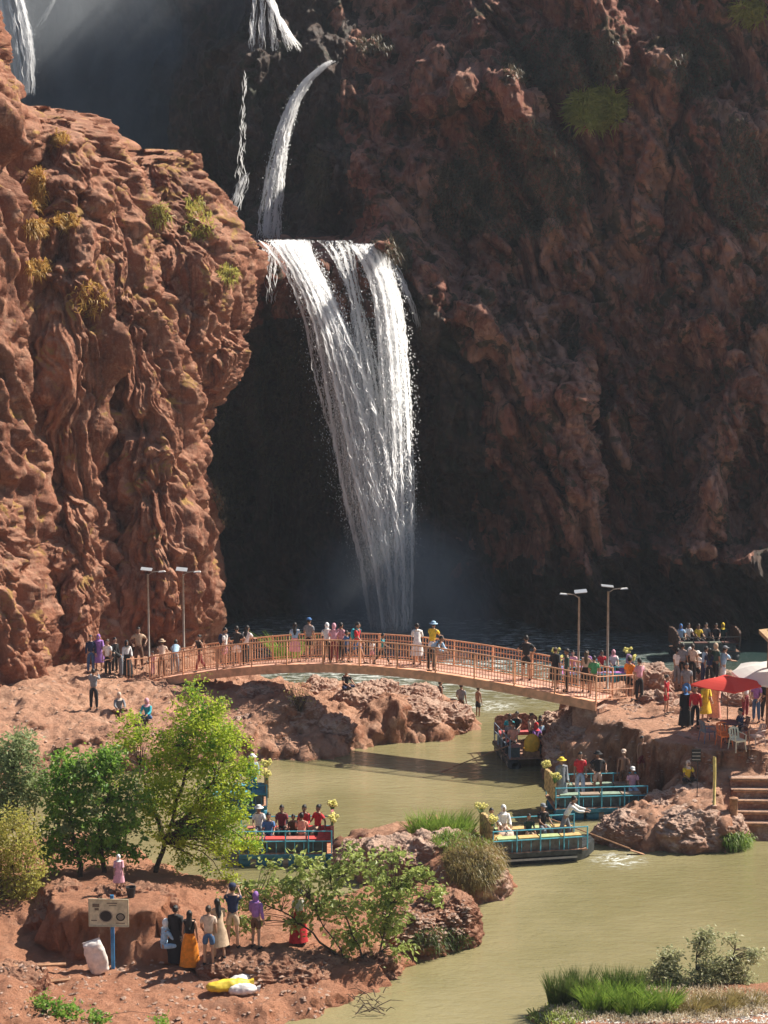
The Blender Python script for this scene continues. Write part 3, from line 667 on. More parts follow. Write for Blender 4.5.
# ================================================================== footbridge
def bridge():
    A = Vector(onz(150, 681, 1.85).tolist()); B = Vector(onz(596, 702, 3.1).tolist())
    d = Vector((B.x - A.x, B.y - A.y, 0)); Ln = d.length; d.normalize(); nr = Vector((-d.y, d.x, 0)) ;
    if nr.y < 0: nr = -nr
    W = 1.8
    pr = []
    for px, py in ((150,681),(190,674),(230,669),(265,666.5),(300,665.5),(340,665.5),(395,668.5),(430,672),(480,680),(530,690),(575,699),(596,702)):
        a, b, c = [float(q) for q in ray(px, py)]
        # a*k = A.x + d.x*t ; b*k = A.y + d.y*t
        det = a * (-d.y) + b * d.x; k = (A.x * (-d.y) + A.y * d.x) / det; t = (a * k - A.x) / d.x if abs(d.x) > .1 else 0
        pr.append((t, HC + c * k))
    T = np.array([p[0] for p in pr]); Z = np.array([p[1] for p in pr])
    tt = np.linspace(0, Ln, 60); cf = np.polyfit(T, Z, 4); zf = lambda t: float(np.polyval(cf, np.clip(t, 0, Ln)))
    def pt(t, v, h=0): q = A + d * t + nr * v; return Vector((q.x, q.y, zf(t) + h))
    root = empty('footbridge', pt(0, 0), 0, 'arched orange-railed footbridge crossing the river below the main fall', 'footbridge')
    root.location = (0, 0, 0)
    ns = 60; ts = [Ln * i / ns for i in range(ns + 1)]
    def sweep(v0, v1, h0, h1):
        mb = MB(); vs_ = []; fs = []
        for t in ts: vs_ += [pt(t, v0, h0), pt(t, v1, h0), pt(t, v1, h1), pt(t, v0, h1)]
        for i in range(ns):
            for k in range(4): fs.append((i*4+k, i*4+(k+1)%4, (i+1)*4+(k+1)%4, (i+1)*4+k))
        fs += [(0,1,2,3), (ns*4+3, ns*4+2, ns*4+1, ns*4)]
        return mb.add(vs_, fs)
    sweep(0.05, W - .05, -.06, 0).build('deck', paint((.62, .34, .24), .8, .12, 2, bump=.2), root)
    for v0, v1 in ((-.02, .10), (W - .10, W + .02)):
        sweep(v0, v1, -.34, .03).build('girder', M_orange, root)
    mb = MB()
    for i in range(1, 20): t = Ln * i / 20; mb.tube([pt(t, .1, -.2), pt(t, W - .1, -.2)], .05, 6)
    mb.build('crossbeam', M_orange, root)
    for v in (0.0, W):
        mb = MB()
        mb.tube([pt(t, v, 1.08) for t in ts], .032, 8); mb.tube([pt(t, v, .84) for t in ts], .017, 6); mb.tube([pt(t, v, .12) for t in ts], .018, 6)
        n = int(Ln / .135)
        for i in range(n + 1):
            t = Ln * i / n; mb.tube([pt(t, v, .12), pt(t, v, 1.07)], .015, 5)
        mb.build('railing', M_orange, root)
        for i in range(13):
            t = Ln * i / 12; m2 = MB(); p = pt(t, v, -.05); m2.box((p.x, p.y, p.z + .58), (.055, .055, 1.16), math.atan2(d.y, d.x)); m2.build('post', M_orange, root)
    # end panels of railing turning on to the bank
    mb = MB(); p0 = pt(Ln, 0, 0); p1 = pt(Ln, W, 0); s0 = p0 + Vector((1.6, .9, -.1))
    for h in (1.05, .5, .12): mb.tube([p0 + Vector((0, 0, h)), s0 + Vector((0, 0, h))], .022, 6)
    for i in range(1, 12): q = p0.lerp(s0, i / 11); mb.tube([q + Vector((0,0,.1)), q + Vector((0,0,1.05))], .0115, 5)
    mb.build('railing', M_orange, root)
    mb = MB(); p0 = pt(0, 0, 0); s0 = p0 + Vector((-1.0, -.3, 0)); 
    for h in (1.05, .12): mb.tube([p0 + Vector((0, 0, h)), s0 + Vector((0, 0, h))], .022, 6)
    for i in range(0, 8): q = p0.lerp(s0, i / 7); mb.tube([q + Vector((0,0,-.2)), q + Vector((0,0,1.05))], .0115, 5)
    mb.build('railing', M_orange, root)
    # masonry abutments
    for t, h in ((.5, 1.6), (Ln - .5, 2.6)):
        q = pt(t, W / 2, 0); mb = MB(); mb.box((q.x, q.y, q.z - .34 - h / 2), (1.1, W, h), math.atan2(d.y, d.x), taper=.95); mb.build('abutment', M_bank, root)
    def spot(px, v=.9):
        a, b, c = [float(q) for q in ray(px, 670)]; P0 = A + nr * v
        det = a * (-d.y) + b * d.x; k = (P0.x * (-d.y) + P0.y * d.x) / det; t = (b * k - P0.y) / d.y
        return pt(t, v, .002)
    return spot
deck = bridge()

# ================================================================== lamps, parasols, furniture, signs
def lamp(px, py, H, side, label, tilt=.25, two=False):
    p = ground_px(px, py); r = empty('street_lamp', p, 0, label, 'street lamp', 'solar lamps at the two ends of the bridge')
    mb = MB(); mb.tube([(0,0,-.3),(0,0,H*.5),(0,0,H)], [.06,.05,.04], 10); mb.build('pole', M_steel, r, True)
    MB().box((0,0,.02), (.26,.26,.05)).build('base_plate', M_steel, r)
    mb = MB(); mb.tube([(0,0,H-.05),(side*.22,-.02,H+.10),(side*.55,-.05,H+.14)], .022, 6); mb.build('arm', M_steel, r)
    mb = MB(); mb.box((side*.66,-.05,H+.13), (.34,.16,.05), ry=-side*.08, taper=.8); hd = mb.build('lamp_head', M_white, r)
    mb = MB(); mb.box((-side*.05, -.05, H+.24), (.52,.34,.03), rx=tilt, ry=side*.1); pn = mb.build('solar_panel', paint((.42,.44,.47), .25, .05, metal=.3), r)
    return r
lamp(149, 662, 4.15, 1, 'tall lamp at the left bridge end, nearer to the left edge of the photo')
lamp(184, 658, 3.95, 1, 'tall faded lamp at the left bridge end, second from the left', .35)
lamp(578, 699, 4.35, -1, 'tall lamp with bright white panel beside the right end of the bridge')
lamp(607, 689, 4.2, 1, 'tall lamp with dark thin panel, rightmost of the four lamps', .1)

def parasol(p, H, Rr, rise, col, label, n=8, flap=.12, tilt=0, pole=True, sides_rot=0):
    r = empty('parasol', p, 0, label, 'parasol')
    if tilt: r.rotation_euler = (tilt, 0, .3)
    vs_ = [(0,0,H+rise)]; fs = []
    rings = 6
    for k in range(1, rings + 1):
        f = k / rings
        for i in range(n * 6):
            a = 2 * math.pi * i / (n * 6) + sides_rot; seg = (i % 6) / 6; edge = math.cos(math.pi / n) / math.cos((seg - .5) * 2 * math.pi / n)
            rr = Rr * f * edge; sag = -.05 * math.sin(math.pi * seg) * f
            vs_.append((rr * math.cos(a), rr * math.sin(a), H + rise * (1 - f) + .10 * math.sin(math.pi * f) + sag))
    m = n * 6
    for i in range(m):
        vs_.append((vs_[1 + (rings - 1) * m + i][0] * 1.005, vs_[1 + (rings - 1) * m + i][1] * 1.005, H - flap))
    for i in range(m): fs.append((0, 1 + i, 1 + (i + 1) % m))
    for k in range(rings):
        for i in range(m):
            a = 1 + k * m + i; b = 1 + k * m + (i + 1) % m; fs.append((a, a + m, b + m, b))
    mb = MB(); mb.add(vs_, fs)
    t = NT('canvas'); pb = t.pbr(col, .8); tr = t.n('ShaderNodeBsdfTranslucent'); tr.inputs[0].default_value = (*col, 1)
    mx = t.n('ShaderNodeMixShader'); mx.inputs[0].default_value = .35; t.l(pb.outputs[0], mx.inputs[1]); t.l(tr.outputs[0], mx.inputs[2]); t.l(mx.outputs[0], t.out.inputs[0])
    mb.build('canopy', t.m, r)
    mb = MB(); mb.tube([(0,0,-.05),(0,0,H+rise+.06)], .022, 8); mb.build('pole', M_wood, r)
    for i in range(n):
        a = 2 * math.pi * i / n + sides_rot; mb = MB(); mb.tube([(0,0,H-.25),(Rr*.55*math.cos(a),Rr*.55*math.sin(a),H+rise*.42)], .010, 5); mb.build('rib', M_wood, r)
    mb = MB(); mb.lathe((0,0,0), [(.24,0),(.24,.06),(.06,.10),(.05,.25)], 14); mb.build('base', M_dark, r)
    return r
pg = ground_px(727, 735)
parasol(pg, 1.98, 1.42, .24, (.75, .07, .05), 'red parasol shading the plastic chairs on the right bank', n=4, flap=.07)
pw = Vector(at(768, 655, 76).tolist()); pw.z = 2.55
parasol(pw, 2.30, 1.50, .35, (.82, .80, .76), 'large white parasol cut off by the right edge of the photo', tilt=.12, sides_rot=.4)

def hut():
    p = Vector(at(775, 640, 74).tolist()); p.z = drop(p.x, p.y).z; H = 3.95
    r = empty('hut', p, 0, 'corner of a straw-roofed hut on a wooden post at the right edge', 'hut')
    mb = MB(); mb.box((1.0, .6, H), (2.6, 2.2, .16), ry=-.12); mb.box((1.0, .6, H + .16), (2.2, 1.8, .2), ry=-.12, taper=.7); mb.build('roof', paint((.50, .32, .17), .9, .3, 20, bump=.5), r)
    for x, y in ((.05, -.3), (2.0, -.3), (.05, 1.4), (2.0, 1.4)):
        mb = MB(); mb.tube([(x, y, -.2), (x, y, H - .05)], .06, 8); mb.build('post', M_wood, r)
hut()

def chair(p, rz, col, label, frame=None):
    r = empty('plastic_chair', p, rz, label, 'chair', 'plastic chairs around the table under the red parasol'); m = paint(col, .45, .06)
    mb = MB(); mb.box((0, 0, .43), (.46, .44, .03)); mb.box((0,-.22,.41),(.44,.02,.07)); mb.build('seat', m, r)
    mb = MB()
    n = 7; vs_ = []; fs = []
    for i in range(n):
        for j in range(9):
            u = -1 + 2 * j / 8; z = .45 + .42 * i / (n - 1) - (.06 * u * u * (i / (n - 1)) ** 2); y = .20 + .09 * i / (n - 1) - .05 * u * u
            for dy in (0, .022): vs_.append((u * .225, y + dy, z))
    W = 18
    for i in range(n - 1):
        for j in range(8):
            a = i * W + j * 2
            if 1 <= i <= n - 3 and j % 2 == 0 and j not in (0,): continue
            fs.append((a, a + 2, a + W + 2, a + W)); fs.append((a + 1, a + W + 1, a + W + 3, a + 3))
    mb.add(vs_, fs); mb.build('backrest', m, r)
    for sx in (-1, 1):
        for sy in (-1, 1):
            mb = MB(); mb.tube([(sx*.20, sy*.19, .42), (sx*.245, sy*.24, 0)], [.024, .018], 6); mb.build('leg', m, r)
        mb = MB(); mb.tube([(sx*.24,-.20,.42),(sx*.25,-.20,.62),(sx*.25,.0,.65),(sx*.235,.22,.66)], .020, 6); mb.build('armrest', m, r)
    return r
def gp(px, py): return ground_px(px, py)
chair(gp(724, 746), .3, (.85, .20, .05), 'orange plastic chair in front of the parasol pole')
chair(gp(737, 751), .5, (.74, .66, .48), 'cream plastic chair right of the orange one')
chair(gp(757, 747), -1.2, (.66, .46, .38), 'brownish pink plastic chair nearest the right edge')
chair(gp(707, 742), 1.9, (.16, .20, .26), 'dark slate plastic chair left of the orange one')
chair(gp(741, 741), -1.45, (.20, .13, .13), 'dark maroon plastic chair behind the cream one')
def table(p):
    r = empty('round_table', p, 0, 'dark round table under the red parasol', 'table')
    MB().lathe((0,0,.70), [(.42,0),(.44,.015),(.42,.03)], 24).build('tabletop', paint((.05,.05,.07), .4), r)
    for i in range(4):
        a = i * math.pi / 2 + .4; MB().tube([(.30*math.cos(a), .30*math.sin(a), .70), (.36*math.cos(a), .36*math.sin(a), 0)], .018, 6).build('leg', M_dark, r)
table(gp(731, 741))

# rod with a little board on the cut bank, yellow pole, rusty rail
def rod_board():
    p = gp(697, 797); r = empty('small_board', p, 0, 'little dark slatted board on a thin rod below the terrace', 'sign'); 
    MB().tube([(0,0,-.1),(0,0,1.75)], .016, 6).build('pole', M_dark, r)
    mb = MB(); mb.box((-.06,-.02,1.55),(.34,.03,.46)); b = mb.build('board', M_dark, r)
    for i in range(3): MB().box((-.06,-.04,1.40+.13*i),(.30,.02,.03)).build('slat', paint((.45,.40,.36), .6), b)
rod_board()
p = gp(714, 806); r = empty('marker_pole', p, 0, 'short pale yellow pole with rounded top on the lower bank', 'pole')
MB().tube([(0,0,-.1),(0,0,1.2),(-.02,0,1.75),(-.03,0,1.80)], [.05,.055,.06,.03], 10).build('shaft', paint((.66,.50,.16), .6, .2, 4), r, True)
MB().lathe((0,0,0), [(.12,-.05),(.12,.03),(.06,.05)], 12).build('base', M_bank, r)
p = gp(750, 762); 
def thin_post():
    p = gp(749, 757); r = empty('bent_rod', p, 0, 'bent brown rod leaning beside the terrace edge', 'rod')
    MB().tube([(0,0,-.1),(.02,0,.5),(-.04,0,.95),(.03,0,1.2)], .018, 6).build('shaft', M_wood, r)
thin_post()

def steps():
    p = gp(741, 838); r = empty('stone_steps', (0,0,0), 0, 'earthen steps with log edges climbing right of a squat post', 'steps')
    for i in range(5):
        q = Vector((13.35, 69.95 + .42 * i, .50 + .30 * i)); mb = MB()
        mb.box((q.x + .35, q.y + .35, q.z / 2 + .02), (2.0, .9, q.z + .1), rz=-.03); t = mb.build('tread', M_bank, r)
        MB().tube([(q.x - .62, q.y - .06, q.z + .04), (q.x + 1.3, q.y - .16, q.z + .04)], .07, 8).build('log_edge', M_wood, t)
    q = Vector((12.42, 69.25, .22))
    r2 = empty('squat_post', (q.x, q.y, q.z), 0, 'thick squat wooden post standing at the foot of the steps', 'post')
    MB().tube([(0,0,-.6),(0,0,.9),(0,0,1.42)], [.16,.155,.15], 12).build('shaft', M_wood, r2, True)
    MB().lathe((0,0,1.42), [(.165,0),(.165,.04),(.06,.07)], 12).build('cap', M_wood, r2)
steps()

def sign():
    p = gp(110, 968); r = empty('signboard', p, -.05, 'cream painted board showing a washing machine, on a blue post', 'sign')
    MB().box((.09,0,1.05/1),(.10,.07,2.2)).build('post', paint((.03,.17,.36), .5, .15), r)
    mb = MB(); mb.box((0,-.05,1.65),(1.12,.03,.80)); b = mb.build('board', paint((.62,.54,.36), .6, .18, 5), r)
    fr = MB(); 
    for c, dd in (((0,-.07,2.04),(1.14,.03,.03)),((0,-.07,1.26),(1.14,.03,.04)),((-.56,-.07,1.65),(.03,.03,.78)),((.56,-.07,1.65),(.03,.03,.78))): fr.box(c, dd)
    fr.build('frame', paint((.50,.44,.30), .6), b)
    # the painted picture: two round drums and some strokes
    def disc(x, z, r0, r1, m, name):
        mb = MB(); n = 28; vs_ = []
        for k in range(n):
            a = 2*math.pi*k/n
            vs_ += [(x+r0*math.cos(a), -.070, z+r0*math.sin(a)*.9), (x+r1*math.cos(a), -.070, z+r1*math.sin(a)*.9)]
        mb.add(vs_, [(2*k, 2*((k+1)%n), 2*((k+1)%n)+1, 2*k+1) for k in range(n)]); mb.build(name, m, b)
    disc(-.08, 1.55, .0, .17, M_dark, 'painted_drum'); disc(-.08, 1.55, .17, .20, paint((.30,.26,.2), .6), 'painted_ring')
    disc(.34, 1.53, .09, .13, M_dark, 'painted_ring'); disc(.34, 1.53, .0, .085, paint((.24,.22,.17), .6), 'painted_drum')
    mk = MB(); mk.box((-.36,-.068,1.86),(.20,.004,.10)); mk.box((-.34,-.068,1.75),(.12,.004,.07)); mk.box((.10,-.068,1.93),(.30,.004,.03)); mk.box((.12,-.068,1.86),(.22,.004,.025)); mk.box((-.42,-.068,1.42),(.16,.004,.03)); mk.box((.33,-.068,1.35),(.26,.004,.025))
    mk.build('painted_mark', paint((.16,.12,.08), .7), b)
sign()

def sack(p, rx, col, label, seed, rz=0, lie=False, square=False):
    r = empty('sack', p, rz, label, 'sack', 'filled plastic sacks on the near bank')
    ph = np.linspace(.03, math.pi - .03, 34)[:, None]; th = np.linspace(0, 2*math.pi, 44, endpoint=False)[None, :]
    D = np.stack([np.sin(ph)**.6*np.cos(th), np.sin(ph)**.6*np.sin(th), np.cos(ph)+0*th], -1); P = D * V3(*rx)
    if square: P = np.sign(D) * np.abs(D) ** V3(.55, 1, .55) * V3(*rx)
    else: P[..., :2] *= (1 - .35 * sstep(.55, 1, D[..., 2:3]))
    n = D / np.linalg.norm(D, axis=-1, keepdims=True); P = P + n * (fbm(P / .16 + seed, 3) * .03)[..., None]
    if lie: P = P[..., [2, 0, 1]]; P[..., 2] = np.maximum(P[..., 2], -rx[1] * .8)
    P[..., 2] -= P[..., 2].min() + .02
    me = mesh_np('body', P.reshape(-1, 3), grid_faces(34, 44, True)); link('body', me, paint(col, .55, .1, 6, bump=.3), r)
    mb = MB(); z = P[..., 2].max()
    if lie: mb.tube([(rx[2]*.9,0,rx[1]*.8),(rx[2]*1.12,0,rx[1]*.7)], [.06,.11], 8)
    elif square: mb.box((0,0,z-.01), (rx[0]*1.7,.03,.05))
    else: mb.tube([(0,0,z-.05),(.02,0,z+.10)], [.07,.13], 8)
    mb.build('tied_top', paint(col, .55, .1, 6, bump=.3), r)
    return r
s = sack(gp(101, 973), (.29,.15,.52), (.74,.66,.60), 'tall white sack leaning on the blue sign post', 3, square=True); s.rotation_euler = (.1, -.26, .2)
sack(gp(229, 989), (.20,.17,.62), (.72,.52,.04), 'yellow sack lying by the near rock', 4, .35, True)
sack(gp(243, 993), (.18,.16,.42), (.72,.66,.62), 'white sack lying in front of the yellow one', 5, .1, True)
sack(gp(240, 984), (.16,.15,.40), (.64,.60,.58), 'greyish white sack lying behind the yellow one', 6, .5, True)
def bucket(p):
    r = empty('bucket', p, 0, 'black plastic bucket on top of the earth mound', 'bucket')
    MB().lathe((0,0,0), [(.10,0),(.15,.30),(.16,.31),(.14,.31),(.09,.02)], 18).build('pail', M_dark, r)
    MB().tube([(-.15,0,.3),(-.1,-.05,.4),(0,-.07,.44),(.1,-.05,.4),(.15,0,.3)], .008, 5).build('handle', M_steel, r)
bucket(gp(131, 897))
def plank(px, py, L, rz, label):
    p = gp(px, py); r = MB().box((0,0,.05),(L,.16,.05)).build('plank', M_wood); r.location = p; r.rotation_euler = (0, 0, rz); tag(r, label, 'plank', 'planks lying on the near bank')
plank(40, 967, 1.4, .12, 'weathered plank on the sand, upper one of two by the mound'); plank(62, 982, 1.2, .35, 'weathered plank on the sand, lower one of two by the mound')

# ================================================================== boats
M_blue = paint((.03,.20,.30), .5, .2, 4); M_hull = paint((.045,.05,.05), .6, .3, 5); M_rail_blue = paint((.10,.42,.52), .5, .12)
def flowers(p, parent, seed, s=.22):
    rg = random.Random(seed); mb = MB(); st = MB()
    for i in range(16):
        a = rg.uniform(0, 6.3); rr = rg.uniform(0, s); q = (p[0]+rr*math.cos(a), p[1]+rr*math.sin(a), p[2]+.25+rg.uniform(-.05,.16)); st.tube([p, q], .008, 4)
        for k in range(6):
            b = k * 1.05; c = (q[0]+.045*math.cos(b), q[1]+.03*math.sin(b*1.7), q[2]+.045*math.sin(b)); mb.ell(c, (.032,.032,.022), 6, 4)
    b = st.build('bouquet', paint((.08,.22,.04), .7), parent); mb.build('blossom', paint((.80,.72,.22), .7, .2, 30), b)
def boat(c, rz, L, W, label, deckc=(.42,.22,.13), floats=M_blue, railm=None, sofa=None, seatc=(.5,.1,.1), hull=False, ends=(1,), flw=True, zd=.42, deco=True, seed=0, benches=True, solid=False):
    """raft with pontoons, deck, rail, benches and a carved sofa back; x along the boat"""
    railm = railm or M_rail_blue; railm_c = (.30,.30,.28) if hull else (.16,.22,.24); r = empty('tour_boat', (c[0], c[1], 0), rz, label, 'boat', 'decorated raft boats carrying visitors')
    if hull:
        n = 22; vs_ = []; fs = []
        for i in range(n + 1):
            u = -1 + 2 * i / n; w = W / 2 * (1 - .85 * max(0, abs(u) - .62) ** 1.5 / .38 ** 1.5 * .8); lift = .28 * max(0, abs(u) - .6) / .4
            for y, z in ((-w, zd + lift*.7), (-w*.82, -.12+lift), (w*.82, -.12+lift), (w, zd + lift*.7), (w*.9, zd-.03+lift*.7), (-w*.9, zd-.03+lift*.7)): vs_.append((u * L / 2, y, z))
        for i in range(n):
            for k in range(6): fs.append((i*6+k, i*6+(k+1)%6, (i+1)*6+(k+1)%6, (i+1)*6+k))
        fs += [tuple(range(6)), tuple(range(n*6+5, n*6-1, -1))]
        MB().add(vs_, fs).build('hull', M_hull, r)
        for s_ in (-1, 1): MB().box((0, s_*(W/2+.012), zd*.45), (L*.62, .02, .07)).build('rub_strip', paint((.45,.42,.38), .6), r)
    else:
        for s_ in (-1, 1):
            for k in range(3):
                x = -L/2 + L*(k+.5)/3; mb = MB(); mb.tube([(x-L/6.5, s_*W*.36, .12),(x-L/7.5, s_*W*.36, .12),(x+L/7.5, s_*W*.36, .12),(x+L/6.5, s_*W*.36, .12)], [.16,.25,.25,.16], 14); f = mb.build('float', floats, r, True)
                MB().tube([(x-.1, s_*W*.36, .12),(x+.1, s_*W*.36, .12)], .262, 14).build('float_band', M_steel, f)
    mb = MB(); nb = 9
    for k in range(nb): mb.box((0, -W/2 + W*(k+.5)/nb, zd), (L*(.98 if not hull else .8), W/nb - .02, .05))
    mb.build('deck', paint(deckc, .8, .25, 5), r)
    mb = MB(); mb.box((0, W/2, zd-.06), (L*(.96 if not hull else .7), .06, .14)); mb.box((0,-W/2,zd-.06), (L*(.96 if not hull else .7), .06, .14)); mb.build('side_beam', floats if not hull else M_hull, r)
    Lr = L * (.48 if not hull else .40); np_ = 5
    for s_ in (-1, 1):
        mb = MB()
        for h in (.45, .80): mb.tube([(-Lr, s_*W*.47, zd+h), (Lr, s_*W*.47, zd+h)], .022, 6)
        for k in range(11): x = -Lr + 2*Lr*k/10; mb.tube([(x, s_*W*.47, zd), (x, s_*W*.47, zd+.45)], .010, 4)
        mb.build('railing', railm, r)
        for k in range(np_):
            x = -Lr + 2*Lr*k/(np_-1); MB().tube([(x, s_*W*.47, zd), (x, s_*W*.47, zd+.82)], .026, 6).build('post', railm, r)
        if benches:
            x0 = Lr * .9; bb = MB(); bb.box((0, s_*W*.33, zd+.22), (2*x0, .34, .40)); b = bb.build('bench', paint((railm_c[0]*.5, railm_c[1]*.45, railm_c[2]*.4), .8, .25, 5), r)
            for k in range(4):
                xx = -x0 + 2*x0*(k+.5)/4; cc = MB(); cc.box((xx, s_*W*.33, zd+.46), (2*x0/4-.05, .36, .09)); cc.build('cushion', paint(seatc if k % 2 else (seatc[0]*.6+.05, seatc[1]+.08, seatc[2]+.06), .8), b)
    for e in ends:
        x = e * Lr * 1.02
        n = 15; vs_ = []; fs = []
        for k in range(n):
            y = -W*.46 + W*.92*k/(n-1); h = .98 + .10*abs(math.sin(k*math.pi/2.8)) + .12*math.sin(math.pi*k/(n-1))
            vs_ += [(x-.05, y, zd+.30), (x-.05, y, zd+h), (x+.05, y, zd+h), (x+.05, y, zd+.30)]
        for k in range(n-1):
            for j in range(4): fs.append((k*4+j, k*4+(j+1)%4, (k+1)*4+(j+1)%4, (k+1)*4+j))
        fs += [(0,1,2,3), (n*4-1,n*4-2,n*4-3,n*4-4)]
        b = MB().add(vs_, fs).build('sofa_back', paint(sofa or (.45,.27,.10), .75, .4, 9, bump=.6), r)
        MB().box((x - e*.28, 0, zd+.40), (.45, W*.8, .14)).build('sofa_seat', paint(seatc, .8), r)
        if flw:
            for s_ in (-1, 1): flowers((x, s_*W*.45, zd+.95), r, seed*10+s_, .2)
    return r
def boat_pt(b, x, y, z): return Vector(b.location) + Matrix.Rotation(b.rotation_euler.z, 3, 'Z') @ Vector((x, y, z))
def oar(b, x, y, out, rz, label, z=1.15, L=3.2):
    p = boat_pt(b, x, y, z); o = empty('oar', p, rz, label, 'oar', 'wooden oars of the raft boats')
    MB().tube([(-.8,0,.28),(0,0,0),(L*.72,0,-.98*z*.82)], .024, 6).build('shaft', M_wood, o)
    MB().box((L*.82,0,-z*.95),(.62,.15,.03), ry=.3).build('blade', M_wood, o)
def W0(px, py): p = onz(px, py, 0.0); return (float(p[0]), float(p[1]))
bt_behind = boat((float(at(594,668,95)[0]), 95.0), .05, 3.6, 2.0, 'flower-decked purple boat seen just beyond the right bridge end', sofa=(.30,.18,.34), seatc=(.42,.14,.40), ends=(1,-1), seed=1, zd=.55)
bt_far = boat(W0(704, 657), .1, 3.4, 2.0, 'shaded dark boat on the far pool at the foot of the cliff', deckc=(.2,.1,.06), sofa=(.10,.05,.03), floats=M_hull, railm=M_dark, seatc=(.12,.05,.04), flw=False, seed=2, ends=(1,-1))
bt_mid = boat(W0(524, 759), 1.72, 3.3, 2.0, 'boat seen end on with a yellow oarsman seat, right of midstream', deckc=(.35,.2,.14), floats=M_hull, railm=paint((.25,.32,.40), .5), sofa=(.28,.16,.10), ends=(1,), seed=3, flw=False)
bt_dock = boat(W0(596, 812), .10, 3.6, 2.1, 'blue-railed boat moored against the rocks of the right bank', sofa=(.50,.33,.14), ends=(-1,), seed=4, seatc=(.30,.22,.16))
bt_barge = boat(W0(534, 857), .20, 4.2, 1.7, 'long dark-hulled boat with woven golden seats behind the islet', hull=True, sofa=(.50,.34,.14), ends=(-1,), seed=5, seatc=(.55,.36,.14))
bt_left = boat(W0(286, 858), .03, 3.3, 2.0, 'blue boat carrying passengers in red beside the big tree', deckc=(.50,.22,.12), sofa=(.42,.14,.14), seed=6, seatc=(.6,.06,.05))
bt_hid = boat(W0(238, 812), .1, 2.2, 1.7, 'boat mostly hidden behind the right side of the big tree', railm=M_blue, seed=7, seatc=(.1,.3,.4))
oar(bt_mid, -1.5, .9, 1, 3.35, 'long oar trailing left from the boat with the yellow seat', 1.0, 3.4)
oar(bt_barge, 1.3, 0.2, 1, -.05, 'oar with broad blade reaching right from the dark-hulled boat', 1.0, 3.0)
def yellow_seat(b):
    p = boat_pt(b, -1.32, 0, .45); r = empty('oarsman_seat', p, b.rotation_euler.z, 'bright yellow rounded seat at the stern of the midstream boat', 'seat')
    MB().box((0,0,.12),(.42,.62,.26)).build('box_base', M_wood, r)
    mb = MB(); mb.ell((-.14,0,.55),(.12,.34,.42), 18, 12); mb.build('backrest', paint((.78,.42,.03), .5, .1), r, True)
    mb = MB(); mb.box((.08,0,.29),(.42,.56,.08)); mb.build('cushion', paint((.70,.36,.03), .6, .1), r)
yellow_seat(bt_mid)
# ================================================================== people
def rotx(v, a): return Vector((v[0], v[1]*math.cos(a) - v[2]*math.sin(a), v[1]*math.sin(a) + v[2]*math.cos(a)))
POSES = {
 # lean, head yaw, legs ((thigh pitch, knee bend, spread) L, R), arms ((pitch, out, elbow, in) L, R), seated
 'stand':   dict(lean=.02, legs=((.02,.03,.05),(-.02,.02,.06)), arms=((.05,.12,.25,0),(.0,.14,.2,0))),
 'relax':   dict(lean=.03, legs=((.10,.18,.08),(-.03,.0,.06)), arms=((.15,.2,.7,.4),(.0,.14,.25,0))),
 'rail':    dict(lean=.22, legs=((.05,.1,.07),(-.12,.0,.08)), arms=((.65,.15,.7,.3),(.6,.2,.8,.3))),
 'bend':    dict(lean=.95, legs=((.05,.05,.1),(-.05,.0,.1)), arms=((.5,.1,.9,.5),(.4,.1,1.0,.5))),
 'walk':    dict(lean=.06, legs=((.42,.15,.03),(-.30,.35,.03)), arms=((-.35,.12,.3,0),(.4,.12,.5,0))),
 'stride':  dict(lean=.08, legs=((.5,.08,.04),(-.45,.25,.04)), arms=((-.5,.15,.5,0),(.55,.15,.6,0))),
 'photo':   dict(lean=-.02, legs=((.02,.0,.07),(.0,.03,.07)), arms=((1.15,.15,1.3,.5),(1.1,.15,1.35,.5))),
 'wave':    dict(lean=.0, legs=((.02,.0,.08),(.0,.05,.08)), arms=((1.9,.5,.5,.1),(.1,.2,.6,.3))),
 'akimbo':  dict(lean=.0, legs=((.05,.08,.10),(.0,.0,.10)), arms=((-.25,.75,1.2,1.3),(-.25,.75,1.2,1.3))),
 'sit':     dict(lean=.08, seat=.46, legs=((1.45,1.4,.12),(1.4,1.35,.12)), arms=((.5,.15,.7,.3),(.45,.15,.8,.3))),
 'sit_arm': dict(lean=-.08, seat=.46, legs=((1.45,1.4,.15),(1.4,1.2,.15)), arms=((.2,.9,.3,0),(.5,.15,.8,.3))),
 'floor':   dict(lean=.18, seat=.13, legs=((1.75,2.3,.55),(1.75,2.3,.55)), arms=((.7,.2,.6,.4),(.6,.2,.7,.5))),
 'row':     dict(lean=.5, legs=((.3,.25,.1),(-.35,.1,.1)), arms=((1.1,.1,.3,.2),(1.0,.1,.5,.4))),
}
